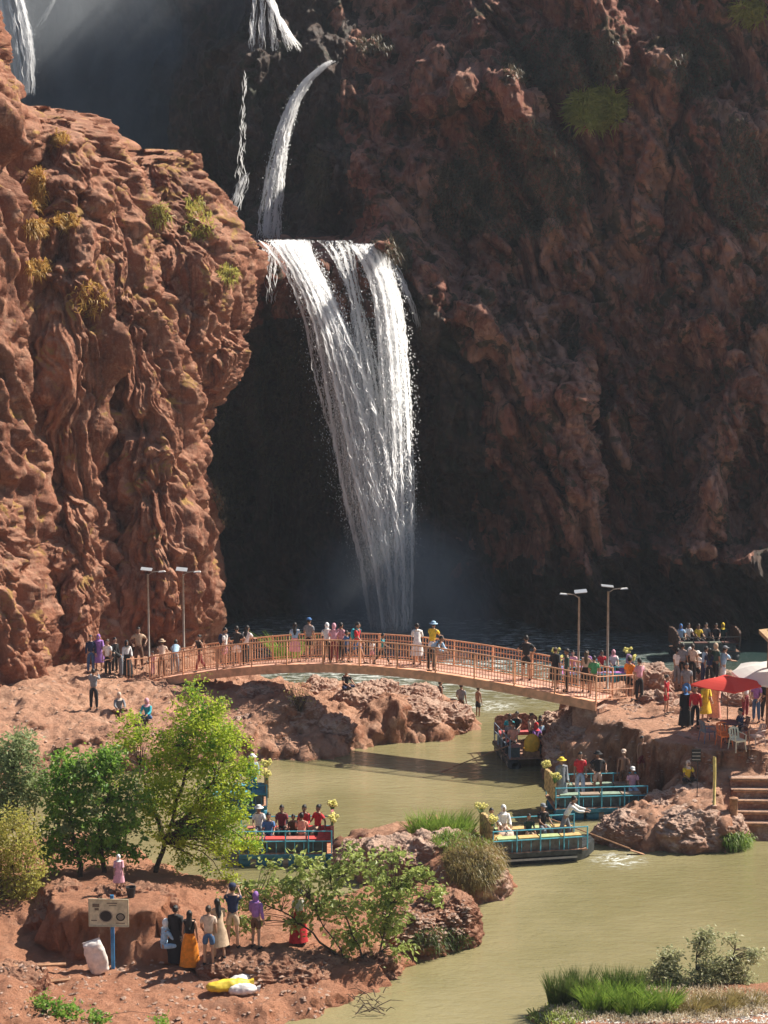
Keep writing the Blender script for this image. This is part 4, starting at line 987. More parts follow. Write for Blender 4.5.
def joints(ps):
    J = {}; P = POSES[ps]; up = Vector((0,0,1)); ln = P['lean']
    def fwd(a, out=0, s=1): return Vector((s*math.sin(out), -math.sin(a)*math.cos(out), -math.cos(a)*math.cos(out)))
    hip = Vector((0,0,0)); J['pelvis'] = hip
    tup = Vector((0, -math.sin(ln), math.cos(ln)))
    J['waist'] = hip + tup*.17; J['chest'] = hip + tup*.37; J['collar'] = hip + tup*.49; J['neck'] = hip + tup*.545
    hup = Vector((0, -math.sin(ln*.5), math.cos(ln*.5))); J['head'] = J['neck'] + hup*.125
    for n, s in (('L', 1), ('R', -1)):
        a, b, sp = P['legs'][0 if s > 0 else 1]
        J['hip'+n] = hip + Vector((s*.085,0,-.03)); J['knee'+n] = J['hip'+n] + fwd(a, sp, s)*.43
        J['ankle'+n] = J['knee'+n] + fwd(a-b, sp*.3, s)*.41
        if 'seat' in P and P['seat'] < .2: J['ankle'+n].x = s*.05; J['ankle'+n].z = hip.z-.04
        J['heel'+n] = J['ankle'+n] + Vector((0,.03,-.05)); J['toe'+n] = J['ankle'+n] + Vector((s*.03,-.16,-.055))
        p, o, e, i = P['arms'][0 if s > 0 else 1]
        J['sh'+n] = J['collar'] + Vector((s*.165,0,-.035)); J['el'+n] = J['sh'+n] + rotx(fwd(p, o, s), 0)*.28
        f = fwd(p+e, 0, s); f.x = s*(math.sin(o)*.6 - math.sin(i)*.8); f.normalize(); J['wr'+n] = J['el'+n] + f*.25; J['ha'+n] = J['wr'+n] + f*.075; J['fd'+n] = f
    low = min(J['ankleL'].z, J['ankleR'].z) - .075
    off = (P['seat'] + .03) if 'seat' in P else -low
    for k in J: J[k] = J[k] + Vector((0,0,off)) if k[:2] != 'fd' else J[k]
    return J
RAD = dict(pelvis=(.145,.105), waist=(.125,.09), chest=(.155,.10), collar=(.13,.08), neck=(.055,.055), hip=(.085,.09), knee=(.055,.058), ankle=(.038,.04), toe=(.035,.022), sh=(.058,.058), el=(.040,.040), wr=(.027,.030), ha=(.036,.022), skull=(.06,.06))
def skin_mesh(chains, rad, root, sub=1):
    """one continuous surface grown over the joints"""
    names = []; edges = []; pos = {}
    for ch in chains:
        for nme, p in ch:
            if nme not in pos: pos[nme] = p; names.append(nme)
        for a, b in zip(ch[:-1], ch[1:]): edges.append((names.index(a[0]), names.index(b[0])))
    me = bpy.data.meshes.new('t'); me.from_pydata([pos[n] for n in names], edges, []); o = bpy.data.objects.new('t', me); COL.objects.link(o)
    sk = o.modifiers.new('s', 'SKIN'); sk.use_smooth_shade = True; sk.branch_smoothing = .3
    if sub: ss = o.modifiers.new('u', 'SUBSURF'); ss.levels = sub; ss.render_levels = sub
    for i, n in enumerate(names):
        v = me.skin_vertices[0].data[i]; v.radius = rad(n); v.use_root = (n == root)
    bpy.context.view_layer.update(); dg = bpy.context.evaluated_depsgraph_get(); ev = o.evaluated_get(dg)
    out = bpy.data.meshes.new_from_object(ev); bpy.data.objects.remove(o); bpy.data.meshes.remove(me); return out
def R_(n, add=0.0, mul=1.0):
    b = n.rstrip('LR') if n[-1] in 'LR' and n not in () else n
    b = {'k2':'knee','u2':'el'}.get(b, b); r = RAD.get(b, (.05,.05)); return (r[0]*mul+add, r[1]*mul+add)
def merge(meA, mb, mats):
    bm = bmesh.new(); bm.from_mesh(meA); n0 = len(bm.faces)
    tmp = mb.mesh('x', True); bm.from_mesh(tmp); bm.faces.ensure_lookup_table()
    for f in bm.faces[n0:]: f.smooth = True
    bm.to_mesh(meA); bm.free(); bpy.data.meshes.remove(tmp); return meA
_bc = {}
def slot(me):
    if len(me.materials) == 0: me.materials.append(None)
    return me
def body_mesh(ps):
    if ('body', ps) in _bc: return _bc['body', ps]
    J = joints(ps); ch = [[(k, J[k]) for k in ('pelvis','waist','chest','collar','neck','head')]]
    for s in 'LR':
        ch.append([('pelvis', J['pelvis'])] + [(k+s, J[k+s]) for k in ('hip','knee','ankle','toe')])
        ch.append([('collar', J['collar'])] + [(k+s, J[k+s]) for k in ('sh','el','wr','ha')])
    me = skin_mesh(ch, lambda n: (.06,.065) if n == 'head' else R_(n, 0, .92), 'pelvis')
    h = J['head']; mb = MB()
    mb.ell(h + Vector((0,-.005,.02)), (.077,.097,.118), 18, 14); mb.ell(h + Vector((0,-.045,-.055)), (.052,.05,.055), 12, 8)   # skull, jaw
    mb.ell(h + Vector((0,-.105,-.005)), (.014,.022,.026), 8, 6)                                                             # nose
    mb.ell(h + Vector((0,-.092,-.05)), (.025,.010,.008), 8, 5)                                                              # lips
    for s in (-1, 1): mb.ell(h + Vector((s*.080,.005,.0)), (.012,.022,.032), 8, 6)                                          # ears
    for s in 'LR':
        f = J['fd'+s]; side = f.cross(Vector((0,0,1))); side = side.normalized() if side.length > .1 else Vector((0,1,0)); dn = side.cross(f).normalized(); b = J['ha'+s]
        for k, (o_, l_) in enumerate(((-.030,.058),(-.010,.070),(.011,.066),(.030,.050))):
            q = b + side*o_ + f*.012; mb.tube([q, q + f*l_*.5, q + f*l_ - dn*(.018+.004*k)], [.0095,.009,.006], 6)
        q = b - f*.03 + side*(-.032); mb.tube([q, q - side*.028 + f*.02, q - side*.032 + f*.05], [.011,.010,.007], 6)
    merge(me, mb, None); slot(me); me.name = 'person'; _bc['body', ps] = me; return me
def garment(ps, kind):
    if (kind, ps) in _bc: return _bc[kind, ps]
    J = joints(ps)
    def ml(a, b, t): return J[a].lerp(J[b], t)
    if kind in ('tshirt', 'shirt', 'vest'):
        dn = (J['pelvis'] - J['waist']).normalized()
        ch = [[('hem', J['pelvis'] + dn*.02), ('waist', J['waist']), ('chest', J['chest']), ('collar', J['collar']), ('nk', J['collar'].lerp(J['neck'], .35))]]
        for s in 'LR':
            if kind == 'shirt': ch.append([('collar', J['collar']), ('sh'+s, J['sh'+s]), ('el'+s, J['el'+s]), ('wr'+s, ml('el'+s,'wr'+s,.9))])
            elif kind == 'tshirt': ch.append([('collar', J['collar']), ('sh'+s, J['sh'+s]), ('u2'+s, ml('sh'+s,'el'+s,.72))])
        me = skin_mesh(ch, lambda n: {'hem':(.165,.125),'nk':(.075,.07)}.get(n) or (R_(n, .018) if n[:2] != 'u2' else (.066,.066)), 'chest')
    elif kind in ('trousers', 'shorts', 'leggings'):
        t = .93 if kind != 'shorts' else 0
        ch = [[('waist', J['pelvis'].lerp(J['waist'], .55)), ('pelvis', J['pelvis'])]]
        for s in 'LR':
            c = [('pelvis', J['pelvis']), ('hip'+s, J['hip'+s])]
            if kind == 'shorts': c.append(('k2'+s, ml('hip'+s,'knee'+s,.78)))
            else: c += [('knee'+s, J['knee'+s]), ('ankle'+s, ml('knee'+s,'ankle'+s,.95))]
            ch.append(c)
        ad = .006 if kind == 'leggings' else .02
        me = skin_mesh(ch, lambda n: (.085,.088) if n[:2] == 'k2' else R_(n, ad), 'pelvis')
    else:   # skirt / long_skirt / dress / robe : a loft round the legs
        mb = MB(); top, end, flare = {'skirt': (.5,.50,.05), 'long_skirt': (.5,1.0,.07), 'dress': (1.7,.62,.05), 'robe': (1.7,1.0,.05)}[kind]
        rings = []
        if top > 1: rings += [(J['collar'] + Vector((0,0,.03)), .12,.085), (J['collar'].lerp(J['chest'], .5), .165,.11), (J['chest'], .165,.12), (J['waist'], .14,.11)]
        else: rings += [(J['pelvis'].lerp(J['waist'], .8), .135,.105)]
        rings.append((J['pelvis'], .17,.135))
        for f in (.2,.4,.6,.8,1.0):
            g = f * end * 2
            def lp(s): return ml('hip'+s,'knee'+s, g) if g <= 1 else ml('knee'+s,'ankle'+s, g-1)
            a, b = lp('L'), lp('R'); c = (a+b)/2; rings.append((c, .125 + abs(a.x-b.x)/2 + flare*f, .11 + abs(a.y-b.y)/2 + flare*f))
        vs_ = []; fs = []; n = 22
        for i, (c, rx_, ry_) in enumerate(rings):
            for k in range(n):
                t = 2*math.pi*k/n; w = 1 + .05*math.sin(k*math.pi*2/n*7)*min(1, i/len(rings)); vs_.append((c.x+rx_*w*math.cos(t), c.y+ry_*w*math.sin(t), c.z))
        for i in range(len(rings)-1):
            for k in range(n): k2 = (k+1) % n; fs.append((i*n+k, i*n+k2, (i+1)*n+k2, (i+1)*n+k))
        fs.append(tuple(range(n))); mb.add(vs_, fs)
        if top > 1:
            for s in 'LR': mb.tube([J['collar'], J['sh'+s], J['el'+s]] + ([ml('el'+s,'wr'+s,.85)] if kind == 'robe' else []), [.08,.078,.062,.055][:3 + (kind == 'robe')], 10)
        me = mb.mesh(kind, True)
    slot(me); me.name = kind; _bc[kind, ps] = me; return me
def hair_mesh(ps, kind):
    if ('hair'+kind, ps) in _bc: return _bc['hair'+kind, ps]
    J = joints(ps); h = J['head']; mb = MB()
    n = 18; m = 9; vs_ = []; fs = []
    if kind in ('short', 'long', 'bun'):
        for i in range(m+1):
            for k in range(n):
                t = 2*math.pi*k/n; ph = (math.pi*.36 + .32*math.pi*(.5+.5*math.sin(t))) * i/m
                w = 1 + .04*math.sin(k*5+i*2); vs_.append((h.x+.088*w*math.sin(ph)*math.cos(t), h.y+.004+.108*w*math.sin(ph)*math.sin(t), h.z+.028+.122*w*math.cos(ph)))
        for i in range(m):
            for k in range(n): k2 = (k+1) % n; fs.append((i*n+k, (i+1)*n+k, (i+1)*n+k2, i*n+k2))
        mb.add(vs_, fs)
        if kind == 'long':
            b = J['chest'] + Vector((0,.13,.03)); mb.tube([h+Vector((0,.05,.05)), h+Vector((0,.09,-.06)), J['neck']+Vector((0,.10,-.06)), b, b+Vector((0,.005,-.12))], [.075,.085,.085,.075,.03], 12)
        if kind == 'bun': mb.ell(h+Vector((0,.10,.09)), (.045,.045,.045), 10, 8)
    elif kind == 'scarf':
        mb.ell(h+Vector((0,.012,.02)), (.098,.112,.135), 18, 12); mb.tube([h+Vector((0,.01,-.06)), J['neck']+Vector((0,.0,-.02)), J['collar']+Vector((0,0,.0))], [.085,.09,.15], 14)
    elif kind in ('hat', 'cap'):
        mb.lathe((h.x, h.y, h.z+.055), [(.098,0),(.10,.03),(.085,.085),(.04,.105),(.005,.108)], 18)
        if kind == 'hat': mb.lathe((h.x, h.y, h.z+.052), [(.10,.012),(.175,-.006),(.178,0),(.10,.022)], 20)
        else: mb.box((h.x, h.y-.135, h.z+.058), (.13,.11,.014))
    me = mb.mesh('hair' if kind in ('short','long','bun') else kind, True); slot(me); _bc['hair'+kind, ps] = me; return me
def shoe_mesh(ps, s):
    if ('shoe'+s, ps) in _bc: return _bc['shoe'+s, ps]
    J = joints(ps); a = J['ankle'+s]; mb = MB(); mb.ell(a+Vector((.012 if s == 'L' else -.012,-.06,-.045)), (.048,.125,.035), 12, 8)
    me = mb.mesh('shoe', True); slot(me); _bc['shoe'+s, ps] = me; return me
SKIN = [(.42,.24,.16), (.30,.16,.10), (.20,.105,.065)]; HAIRC = [(.015,.011,.009), (.05,.028,.016), (.10,.06,.03)]
C = dict(black=(.018,.018,.02), white=(.78,.77,.75), grey=(.22,.23,.25), navy=(.02,.03,.08), blue=(.06,.17,.40), ltblue=(.35,.52,.68), teal=(.03,.36,.42), red=(.60,.03,.04), pink=(.72,.36,.42), salmon=(.75,.33,.24), orange=(.85,.27,.02),
         yellow=(.80,.55,.04), green=(.06,.30,.12), dgreen=(.03,.07,.055), purple=(.30,.14,.42), tan=(.50,.36,.24), beige=(.62,.47,.37), denim=(.06,.12,.24), dred=(.22,.03,.04), brown=(.14,.07,.04), skin=None)
def wear(name, me, col, parent):
    o = bpy.data.objects.new(name, me); COL.objects.link(o); o.parent = parent
    o.material_slots[0].link = 'OBJECT'; o.material_slots[0].material = col; return o
def person(p, rz, ps, label, top=('tshirt','white'), bot=('trousers','black'), hair=('short',0), sk=0, H=1.70, hat=None, group=None, shoes='black', z_off=0, scene_rot=None):
    b = bpy.data.objects.new('person', body_mesh(ps)); COL.objects.link(b); b.material_slots[0].link = 'OBJECT'; b.material_slots[0].material = paint(SKIN[sk], .55, .05)
    b.location = (p[0], p[1], p[2] + z_off); b.rotation_euler = (0, 0, rz); s = H / 1.70; b.scale = (s, s, s)
    tag(b, label, 'person', group)
    cl = lambda c: paint(C[c], .85, .12, 10, bump=.2)
    if top and top[1] != 'skin': wear({'tshirt':'shirt','shirt':'long_sleeved_shirt','vest':'sleeveless_top','dress':'dress','robe':'robe'}[top[0]], garment(ps, top[0]), cl(top[1]), b)
    if bot: wear(bot[0], garment(ps, bot[0]), cl(bot[1]), b)
    if hair[0] in ('short','long','bun'): wear('hair', hair_mesh(ps, hair[0]), paint(HAIRC[hair[1]], .6, .2, 30), b)
    elif hair[0] == 'scarf': wear('headscarf', hair_mesh(ps, 'scarf'), cl(hair[1]), b)
    if hat: wear(hat[0], hair_mesh(ps, hat[0]), cl(hat[1]), b)
    if shoes:
        for q in 'LR': wear('shoe', shoe_mesh(ps, q), cl(shoes), b)
    return b
def backpack(b, ps, col, label):
    J = joints(ps); c = J['chest'] + Vector((0,.19,-.06)); mb = MB(); mb.ell((0,0,0), (.15,.11,.22), 14, 10)
    o = empty('backpack', b.location, b.rotation_euler.z, label, 'backpack'); o.scale = b.scale
    mb = MB(); mb.ell(c, (.15,.10,.22), 14, 10); mb.build('bag', paint(C[col], .7), o, True)
    for s in (-1, 1):
        mb = MB(); mb.tube([c+Vector((s*.09,-.06,.17)), J['collar']+Vector((s*.10,0,.07)), J['collar']+Vector((s*.11,-.12,-.02)), J['waist']+Vector((s*.14,-.08,.04)), c+Vector((s*.12,-.04,-.15))], .016, 5); mb.build('strap', paint(C[col], .7), o)
PI = math.pi
G_br = 'people on the footbridge'
# --- on the bridge, left to right
person(deck(162,.5), PI, 'rail', 'man in tan shirt and pale hat leaning on the left bridge railing', ('tshirt','beige'), ('trousers','brown'), hat=('hat','tan'), sk=1, group=G_br)
person(deck(175,1.1), PI, 'bend', 'person in light blue shirt bent over the left part of the far railing', ('tshirt','ltblue'), ('trousers','grey'), group=G_br)
person(deck(200,.8), -.9, 'walk', 'woman in black top and red trousers walking on the left of the bridge', ('vest','black'), ('trousers','dred'), ('bun',0), group=G_br, H=1.66)
pk = person(deck(225,.6), 1.3, 'stand', 'man with white shirt, pink shorts and blue backpack on the bridge', ('tshirt','white'), ('shorts','pink'), group=G_br, H=1.78); backpack(pk, 'stand', 'navy', 'navy backpack on the man in pink shorts')
person(deck(237,.7), PI, 'akimbo', 'man in black shirt and light grey shorts standing on the bridge', ('tshirt','black'), ('shorts','white'), group=G_br, H=1.78)
person(deck(246,1.0), 2.6, 'rail', 'long-haired woman in white top and dark trousers at the bridge rail', ('tshirt','white'), ('trousers','black'), ('long',0), group=G_br, H=1.72)
person(deck(295,.9), PI, 'rail', 'long-haired woman in pale top and pink skirt on the bridge', ('tshirt','ltblue'), ('skirt','pink'), ('long',0), group=G_br, H=1.68)
person(deck(309,1.3), 2.8, 'relax', 'man in grey shirt, blue cap and black shorts on the bridge', ('tshirt','grey'), ('shorts','black'), hat=('cap','blue'), group=G_br, H=1.8)
person(deck(327,.6), PI, 'rail', 'woman in white shirt and black trousers, left of the pink-scarfed one', ('shirt','white'), ('trousers','black'), ('scarf','white'), group=G_br, H=1.68)
person(deck(334,.5), PI, 'rail', 'woman in pink top and pink scarf at the bridge rail', ('shirt','pink'), ('trousers','dred'), ('scarf','pink'), group=G_br, H=1.67)
person(deck(341,.8), 2.4, 'stand', 'person in pale pink shirt and black trousers beside the pink-scarfed woman', ('tshirt','pink'), ('trousers','black'), group=G_br, H=1.66, sk=1)
person(deck(346,.5), 2.0, 'walk', 'boy in blue shirt next to the group in pink', ('tshirt','blue'), ('shorts','navy'), group=G_br, H=1.42, sk=1)
pk = person(deck(357,.5), 1.2, 'walk', 'man in red shirt and blue shorts with a teal backpack', ('tshirt','red'), ('shorts','blue'), group=G_br, H=1.80); backpack(pk, 'walk', 'teal', 'teal backpack on the man in the red shirt')
person(deck(372,.8), .3, 'stand', 'toddler in white and pink on the middle of the bridge', ('tshirt','white'), ('shorts','pink'), group=G_br, H=.98)
person(deck(382,.6), 1.4, 'stride', 'boy in teal shirt and black leggings striding across the bridge', ('tshirt','teal'), ('leggings','black'), group=G_br, H=1.38, sk=1)
person(deck(417,1.3), PI, 'rail', 'dark-haired woman in a loose white dress at the far railing', ('dress','white'), None, ('bun',0), group=G_br, H=1.70)
person(deck(432,1.4), 2.7, 'rail', 'man in yellow shirt with white vest and pale hat on the bridge', ('tshirt','yellow'), ('shorts','white'), hat=('hat','ltblue'), group=G_br, H=1.82)
person(deck(431,.35), 1.0, 'bend', 'man in light blue shirt and black trousers bent over the near railing', ('shirt','ltblue'), ('trousers','black'), group=G_br, H=1.74, sk=1)
person(deck(526,1.3), PI, 'akimbo', 'broad man in black shirt and black shorts looking at the falls', ('tshirt','black'), ('shorts','black'), group=G_br, H=1.84)
person(deck(555,.9), 2.5, 'relax', 'woman in short black dress near the right end of the bridge', ('dress','black'), None, ('bun',1), group=G_br, H=1.66)
person(deck(567,.8), -1.5, 'stand', 'man in dark green shirt and black trousers near the right lamp', ('shirt','dgreen'), ('trousers','black'), group=G_br, H=1.72, sk=1)
person(deck(586,1.3), 3.0, 'stand', 'woman in beige top and black skirt behind the right lamp', ('vest','beige'), ('skirt','black'), ('long',2), group=G_br, H=1.64)
person(deck(594,.9), PI, 'relax', 'man in green shirt and dark shorts at the right bridge end', ('tshirt','green'), ('shorts','black'), group=G_br, H=1.62)
# --- left bank
def P(px, py, *a, **k): return person(ground_px(px, py), *a, **k)
G_lb = 'people on the left bank'
P(91,673, .4,'stand','person in dark jacket and jeans, leftmost of the group by the bridge',('shirt','navy'),('trousers','denim'),group=G_lb,H=1.7)
P(99,670, .2,'relax','woman in purple dress behind the dark jacket at the left bridge end',('dress','purple'),None,('scarf','purple'),group=G_lb,H=1.6)
P(108,677, -.4,'stand','woman in white shirt and black trousers in the group by the bridge',('tshirt','white'),('trousers','black'),('bun',1),group=G_lb,H=1.68)
P(115,673, .9,'stand','person all in black in the group by the left bridge end',('shirt','black'),('trousers','black'),group=G_lb,H=1.6)
P(121,677, -1.0,'bend','person in black stooping in the group by the left bridge end',('tshirt','black'),('trousers','grey'),('scarf','black'),group=G_lb,H=1.65)
P(127,676, .5,'relax','woman in white shirt with black scarf by the left bridge end',('shirt','white'),('long_skirt','black'),('scarf','black'),group=G_lb,H=1.6)
person(deck(153,.9), -.6,'stand','small child in pink just on the bridge at its left end',('tshirt','pink'),('trousers','pink'),group=G_lb,H=1.12)
P(139,668, .2,'akimbo','tall man in tan shirt standing at the first bridge post',('tshirt','tan'),('trousers','brown'),group=G_lb,H=1.85,sk=1)
P(94,710, PI,'photo','lone man in grey shirt and dark trousers on the bare left bank',('shirt','grey'),('trousers','black'),group=G_lb,H=1.74)
P(119,713, .3,'floor','person in grey sitting on the ground left of the teal one',('shirt','grey'),('trousers','brown'),('scarf','beige'),group=G_lb,H=1.65)
P(148,720, -.3,'floor','woman in teal with a pale pink scarf sitting on the ground',('shirt','teal'),('trousers','denim'),('scarf','pink'),group=G_lb,H=1.7)
# --- under the bridge and in the water
P(345,690, .6,'floor','person in black sitting on the rocks below the bridge',('tshirt','black'),('trousers','navy'),H=1.7)
def Wd(px, py, *a, z=0.0, **k): p = onz(px, py, 0.0); return person(Vector((float(p[0]), float(p[1]), z)), *a, **k)
Wd(440,716, 2.0,'stand','bather in black standing under the bridge deck',('vest','black'),('shorts','black'),H=1.6,z=.0,sk=1,shoes=None)
Wd(461,716, 2.8,'relax','man in grey shirt wading under the bridge',('tshirt','grey'),('shorts','black'),H=1.72,z=-.25,sk=1,shoes=None)
Wd(478,716, 2.3,'stand','shirtless boy in black shorts wading right of the grey-shirted man',None,('shorts','black'),H=1.45,z=-.12,sk=1,shoes=None)
# --- right bank
G_rb = 'people on the right bank'
P(629,700, 2.6,'relax','man in bright orange shirt and black shorts where the bridge meets the bank',('tshirt','orange'),('shorts','black'),group=G_rb,H=1.76)
P(639,701, -2.7,'stand','man in pale pink shirt and black trousers right of the orange one',('tshirt','pink'),('trousers','black'),group=G_rb,H=1.72)
P(666,714, 1.2,'relax','woman in red top and red shorts standing alone by the tall rock',('tshirt','red'),('shorts','red'),('bun',1),group=G_rb,H=1.55)
P(686,706, .0,'stand','man in grey shirt and blue shorts behind the black-robed woman',('tshirt','grey'),('shorts','blue'),group=G_rb,H=1.74,sk=1)
P(685,727, .1,'stand','woman in long black robe and blue scarf by the red parasol',('robe','black'),None,('scarf','blue'),group=G_rb,H=1.55)
P(695,728, -.2,'stand','person in red shirt and black overalls by the red parasol',('shirt','red'),('trousers','black'),group=G_rb,H=1.6)
P(705,722, .4,'relax','woman in yellow dress by the red parasol',('dress','yellow'),None,('long',2),group=G_rb,H=1.55)
P(714,719, -.4,'stand','woman in long salmon dress half under the red parasol',('robe','salmon'),None,('scarf','salmon'),group=G_rb,H=1.62)
P(745,718, .8,'stand','person in white shirt and dark red trousers right under the parasol edge',('tshirt','white'),('trousers','dred'),group=G_rb,H=1.65)
P(756,722, -.6,'relax','person in purple-grey shirt and jeans behind the rightmost chair',('tshirt','purple'),('trousers','denim'),group=G_rb,H=1.66)
P(765,720, .3,'stand','person in black at the right edge of the photo',('shirt','black'),('trousers','black'),group=G_rb,H=1.72)
P(741,741, -1.45,'sit','dark-clothed person sitting at the table under the red parasol',('tshirt','navy'),('trousers','black'),group=G_rb,H=1.66)
P(687,782, .2,'floor','person in yellow shirt sitting in the shade of the cut bank',('tshirt','yellow'),('trousers','black'),('scarf','beige'),group=G_rb,H=1.5,sk=2)
P(641,778, .5,'relax','shirtless man standing on the rocks above the moored boat',None,('shorts','dred'),group=G_rb,H=1.6,sk=1)
G_cr = 'crowd waiting behind the rocks of the right bank'
for i, (px, py, c1, c2, hr, ht, lb) in enumerate(((677,672,'white','grey',('short',0),None,'person in white shirt at the left of the crowd behind the rocks'),
   (682,669,'grey','black',('short',0),None,'person in grey shirt in the crowd behind the rocks'),
   (687,673,'black','navy',('scarf','white'),None,'person in black with a white scarf behind the rocks'),
   (692,668,'beige','black',('short',1),None,'brown-haired person in beige shirt behind the rocks'),
   (697,673,'white','black',('short',0),('hat','white'),'person in white shirt and white hat behind the rocks'),
   (703,669,'ltblue','navy',('short',0),None,'person in light blue shirt behind the rocks'),
   (709,673,'navy','black',('long',0),None,'long-haired person in navy behind the rocks'),
   (715,670,'dgreen','black',('scarf','tan'),None,'person in dark green with a tan scarf behind the rocks'),
   (722,674,'ltblue','white',('short',1),('cap','grey'),'person in pale blue shirt and grey cap, rightmost of the crowd behind the rocks'))):
    P(px, py+14, 2.4+.5*math.sin(i*2.3), ('stand','relax','rail')[i%3], lb, ('tshirt', c1), ('trousers', c2), hr, i%2, 1.62+.1*math.sin(i), hat=ht, group=G_cr)
# --- in the boats
def B(b, x, y, rz, ps, label, top, bot=('trousers','black'), hair=('short',0), sk=1, H=1.66, hat=None, zd=.445, zs=0):
    q = boat_pt(b, x, y, zd + zs); return person(q, b.rotation_euler.z + rz, ps, label, top, bot, hair, sk, H, hat=hat, group='people in the raft boats')
zs = .03
B(bt_dock,-1.45,-.55,.3,'stand','man in pale grey robe and yellow hat standing on the moored boat',('robe','grey'),None,H=1.78,hat=('hat','yellow'))
B(bt_dock,-.55,.4,0,'relax','man in red shirt standing on the moored blue-railed boat',('tshirt','red'),('trousers','ltblue'),H=1.74)
B(bt_dock,.15,.5,.2,'akimbo','man in black shirt and black hat on the moored blue-railed boat',('tshirt','black'),('shorts','beige'),H=1.72,hat=('hat','black'))
B(bt_dock,1.2,.75,-.3,'relax','shirtless man in a pale cap at the bank end of the moored boat',None,('shorts','brown'),H=1.7,hat=('cap','beige'))
B(bt_dock,1.35,-.1,0,'sit','person in pink shirt and white cap sitting in the moored boat',('tshirt','pink'),('trousers','ltblue'),hat=('cap','white'),zs=zs)
B(bt_left,-.95,.6,0,'sit','person in white shirt and white hat at the left of the blue boat',('tshirt','white'),('trousers','grey'),hat=('hat','white'),zs=zs)
B(bt_left,-.60,.1,0,'sit','person in blue shirt sitting low in the blue boat',('tshirt','blue'),('trousers','navy'),zs=-.1)
B(bt_left,-.15,.6,0,'sit','curly-haired woman in dark red sitting in the blue boat',('tshirt','dred'),('trousers','black'),('bun',0),zs=zs,sk=2)
B(bt_left,.25,.5,0,'sit','child in brown shirt sitting between the women in red',('tshirt','brown'),('trousers','black'),zs=-.08,H=1.4)
B(bt_left,.65,.6,-.3,'sit','woman in bright red top sitting in the blue boat',('shirt','red'),('trousers','black'),('bun',0),zs=zs,sk=2)
B(bt_left,1.1,.55,-.8,'sit_arm','person in red and tan at the flowered end of the blue boat',('tshirt','red'),('trousers','tan'),('bun',0),zs=zs)
B(bt_left,.55,-.2,PI,'sit','man in salmon shirt seated with his back turned in the blue boat',('tshirt','salmon'),('trousers','black'),zs=-.05)
B(bt_hid,.55,0,.4,'relax','oarsman in light blue shirt and white hat beside the big tree',('shirt','ltblue'),('trousers','teal'),H=1.72,hat=('hat','white'))
B(bt_barge,-1.45,.4,0,'sit','dark-haired person in pale blue at the flowered end of the dark-hulled boat',('tshirt','ltblue'),('trousers','black'),zs=zs)
B(bt_barge,-1.0,.45,0,'sit','person in white headscarf sitting on the dark-hulled boat',('shirt','white'),('long_skirt','beige'),('scarf','white'),zs=.1)
B(bt_barge,-.15,.2,0,'sit','child in olive shirt sitting in the middle of the dark-hulled boat',('tshirt','dgreen'),('shorts','tan'),H=1.4,zs=0)
B(bt_barge,.35,.25,.3,'sit','man in black shirt and grey cap sitting on the dark-hulled boat',('tshirt','black'),('trousers','grey'),hat=('cap','grey'),zs=.12)
B(bt_barge,1.15,.1,1.2,'row','oarsman in dark vest and white shirt leaning at the bow of the dark-hulled boat',('shirt','white'),('trousers','grey'),H=1.7)
for i, (x, y, c, hr, ht, lb) in enumerate(((-.7,.6,'salmon',('short',1),None,'person in salmon shirt at the left of the midstream boat'),
   (-.1,.6,'grey',('short',0),None,'person in grey shirt behind the salmon one in the midstream boat'),
   (.5,.5,'teal',('short',0),None,'person in teal shirt on the midstream boat'),
   (.9,.1,'black',('short',0),None,'person in black shirt in the middle of the midstream boat'),
   (.5,-.4,'beige',('bun',1),None,'person in beige shirt on the midstream boat'),
   (-.2,-.6,'ltblue',('short',0),None,'person in light blue shirt on the right bench of the midstream boat'),
   (.4,-.75,'dgreen',('short',0),None,'person in dark green shirt on the right bench of the midstream boat'),
   (-.8,-.3,'purple',('scarf','red'),None,'person in purple with a red scarf next to the yellow seat'))):
    B(bt_mid, x, y, -PI/2 + (.6 if y < 0 else -.6), 'sit', lb, ('tshirt', c), ('trousers','black'), hr, i % 3, zs=zs + .1*(x > .4), hat=ht)
for i, (x, y, c, hr, lb) in enumerate(((-1.2,.3,'ltblue',('scarf','blue'),'person in light blue with a blue scarf in the shaded far boat'),
   (-.75,.5,'white',('short',0),'person in white shirt in the shaded far boat'),(-.3,.2,'yellow',('short',0),'person in yellow shirt in the shaded far boat'),
   (.2,.5,'grey',('short',0),'person in grey shirt in the shaded far boat'),(.7,.3,'black',('bun',0),'person in black shirt in the shaded far boat'),(1.1,.4,'dgreen',('scarf','yellow'),'person with a yellow scarf at the right of the shaded far boat'))):
    B(bt_far, x, y, .3*math.sin(i), 'sit', lb, ('tshirt', c), ('trousers','black'), hr, i % 3, zs=zs)
for i, (x, y, c, hr, lb) in enumerate(((-1.0,.3,'pink',('short',0),'person in pink shirt in the purple boat beyond the bridge end'),
   (-.3,.4,'purple',('short',0),'person in purple shirt in the boat beyond the bridge end'),(.4,.3,'red',('bun',0),'person in red shirt in the purple boat beyond the bridge end'),(1.0,.4,'white',('scarf','pink'),'person with a pink scarf in the purple boat beyond the bridge end'))):
    B(bt_behind, x, y, .3*math.sin(i), 'sit', lb, ('tshirt', c), ('trousers','black'), hr, i % 3, zd=.575, zs=.1)
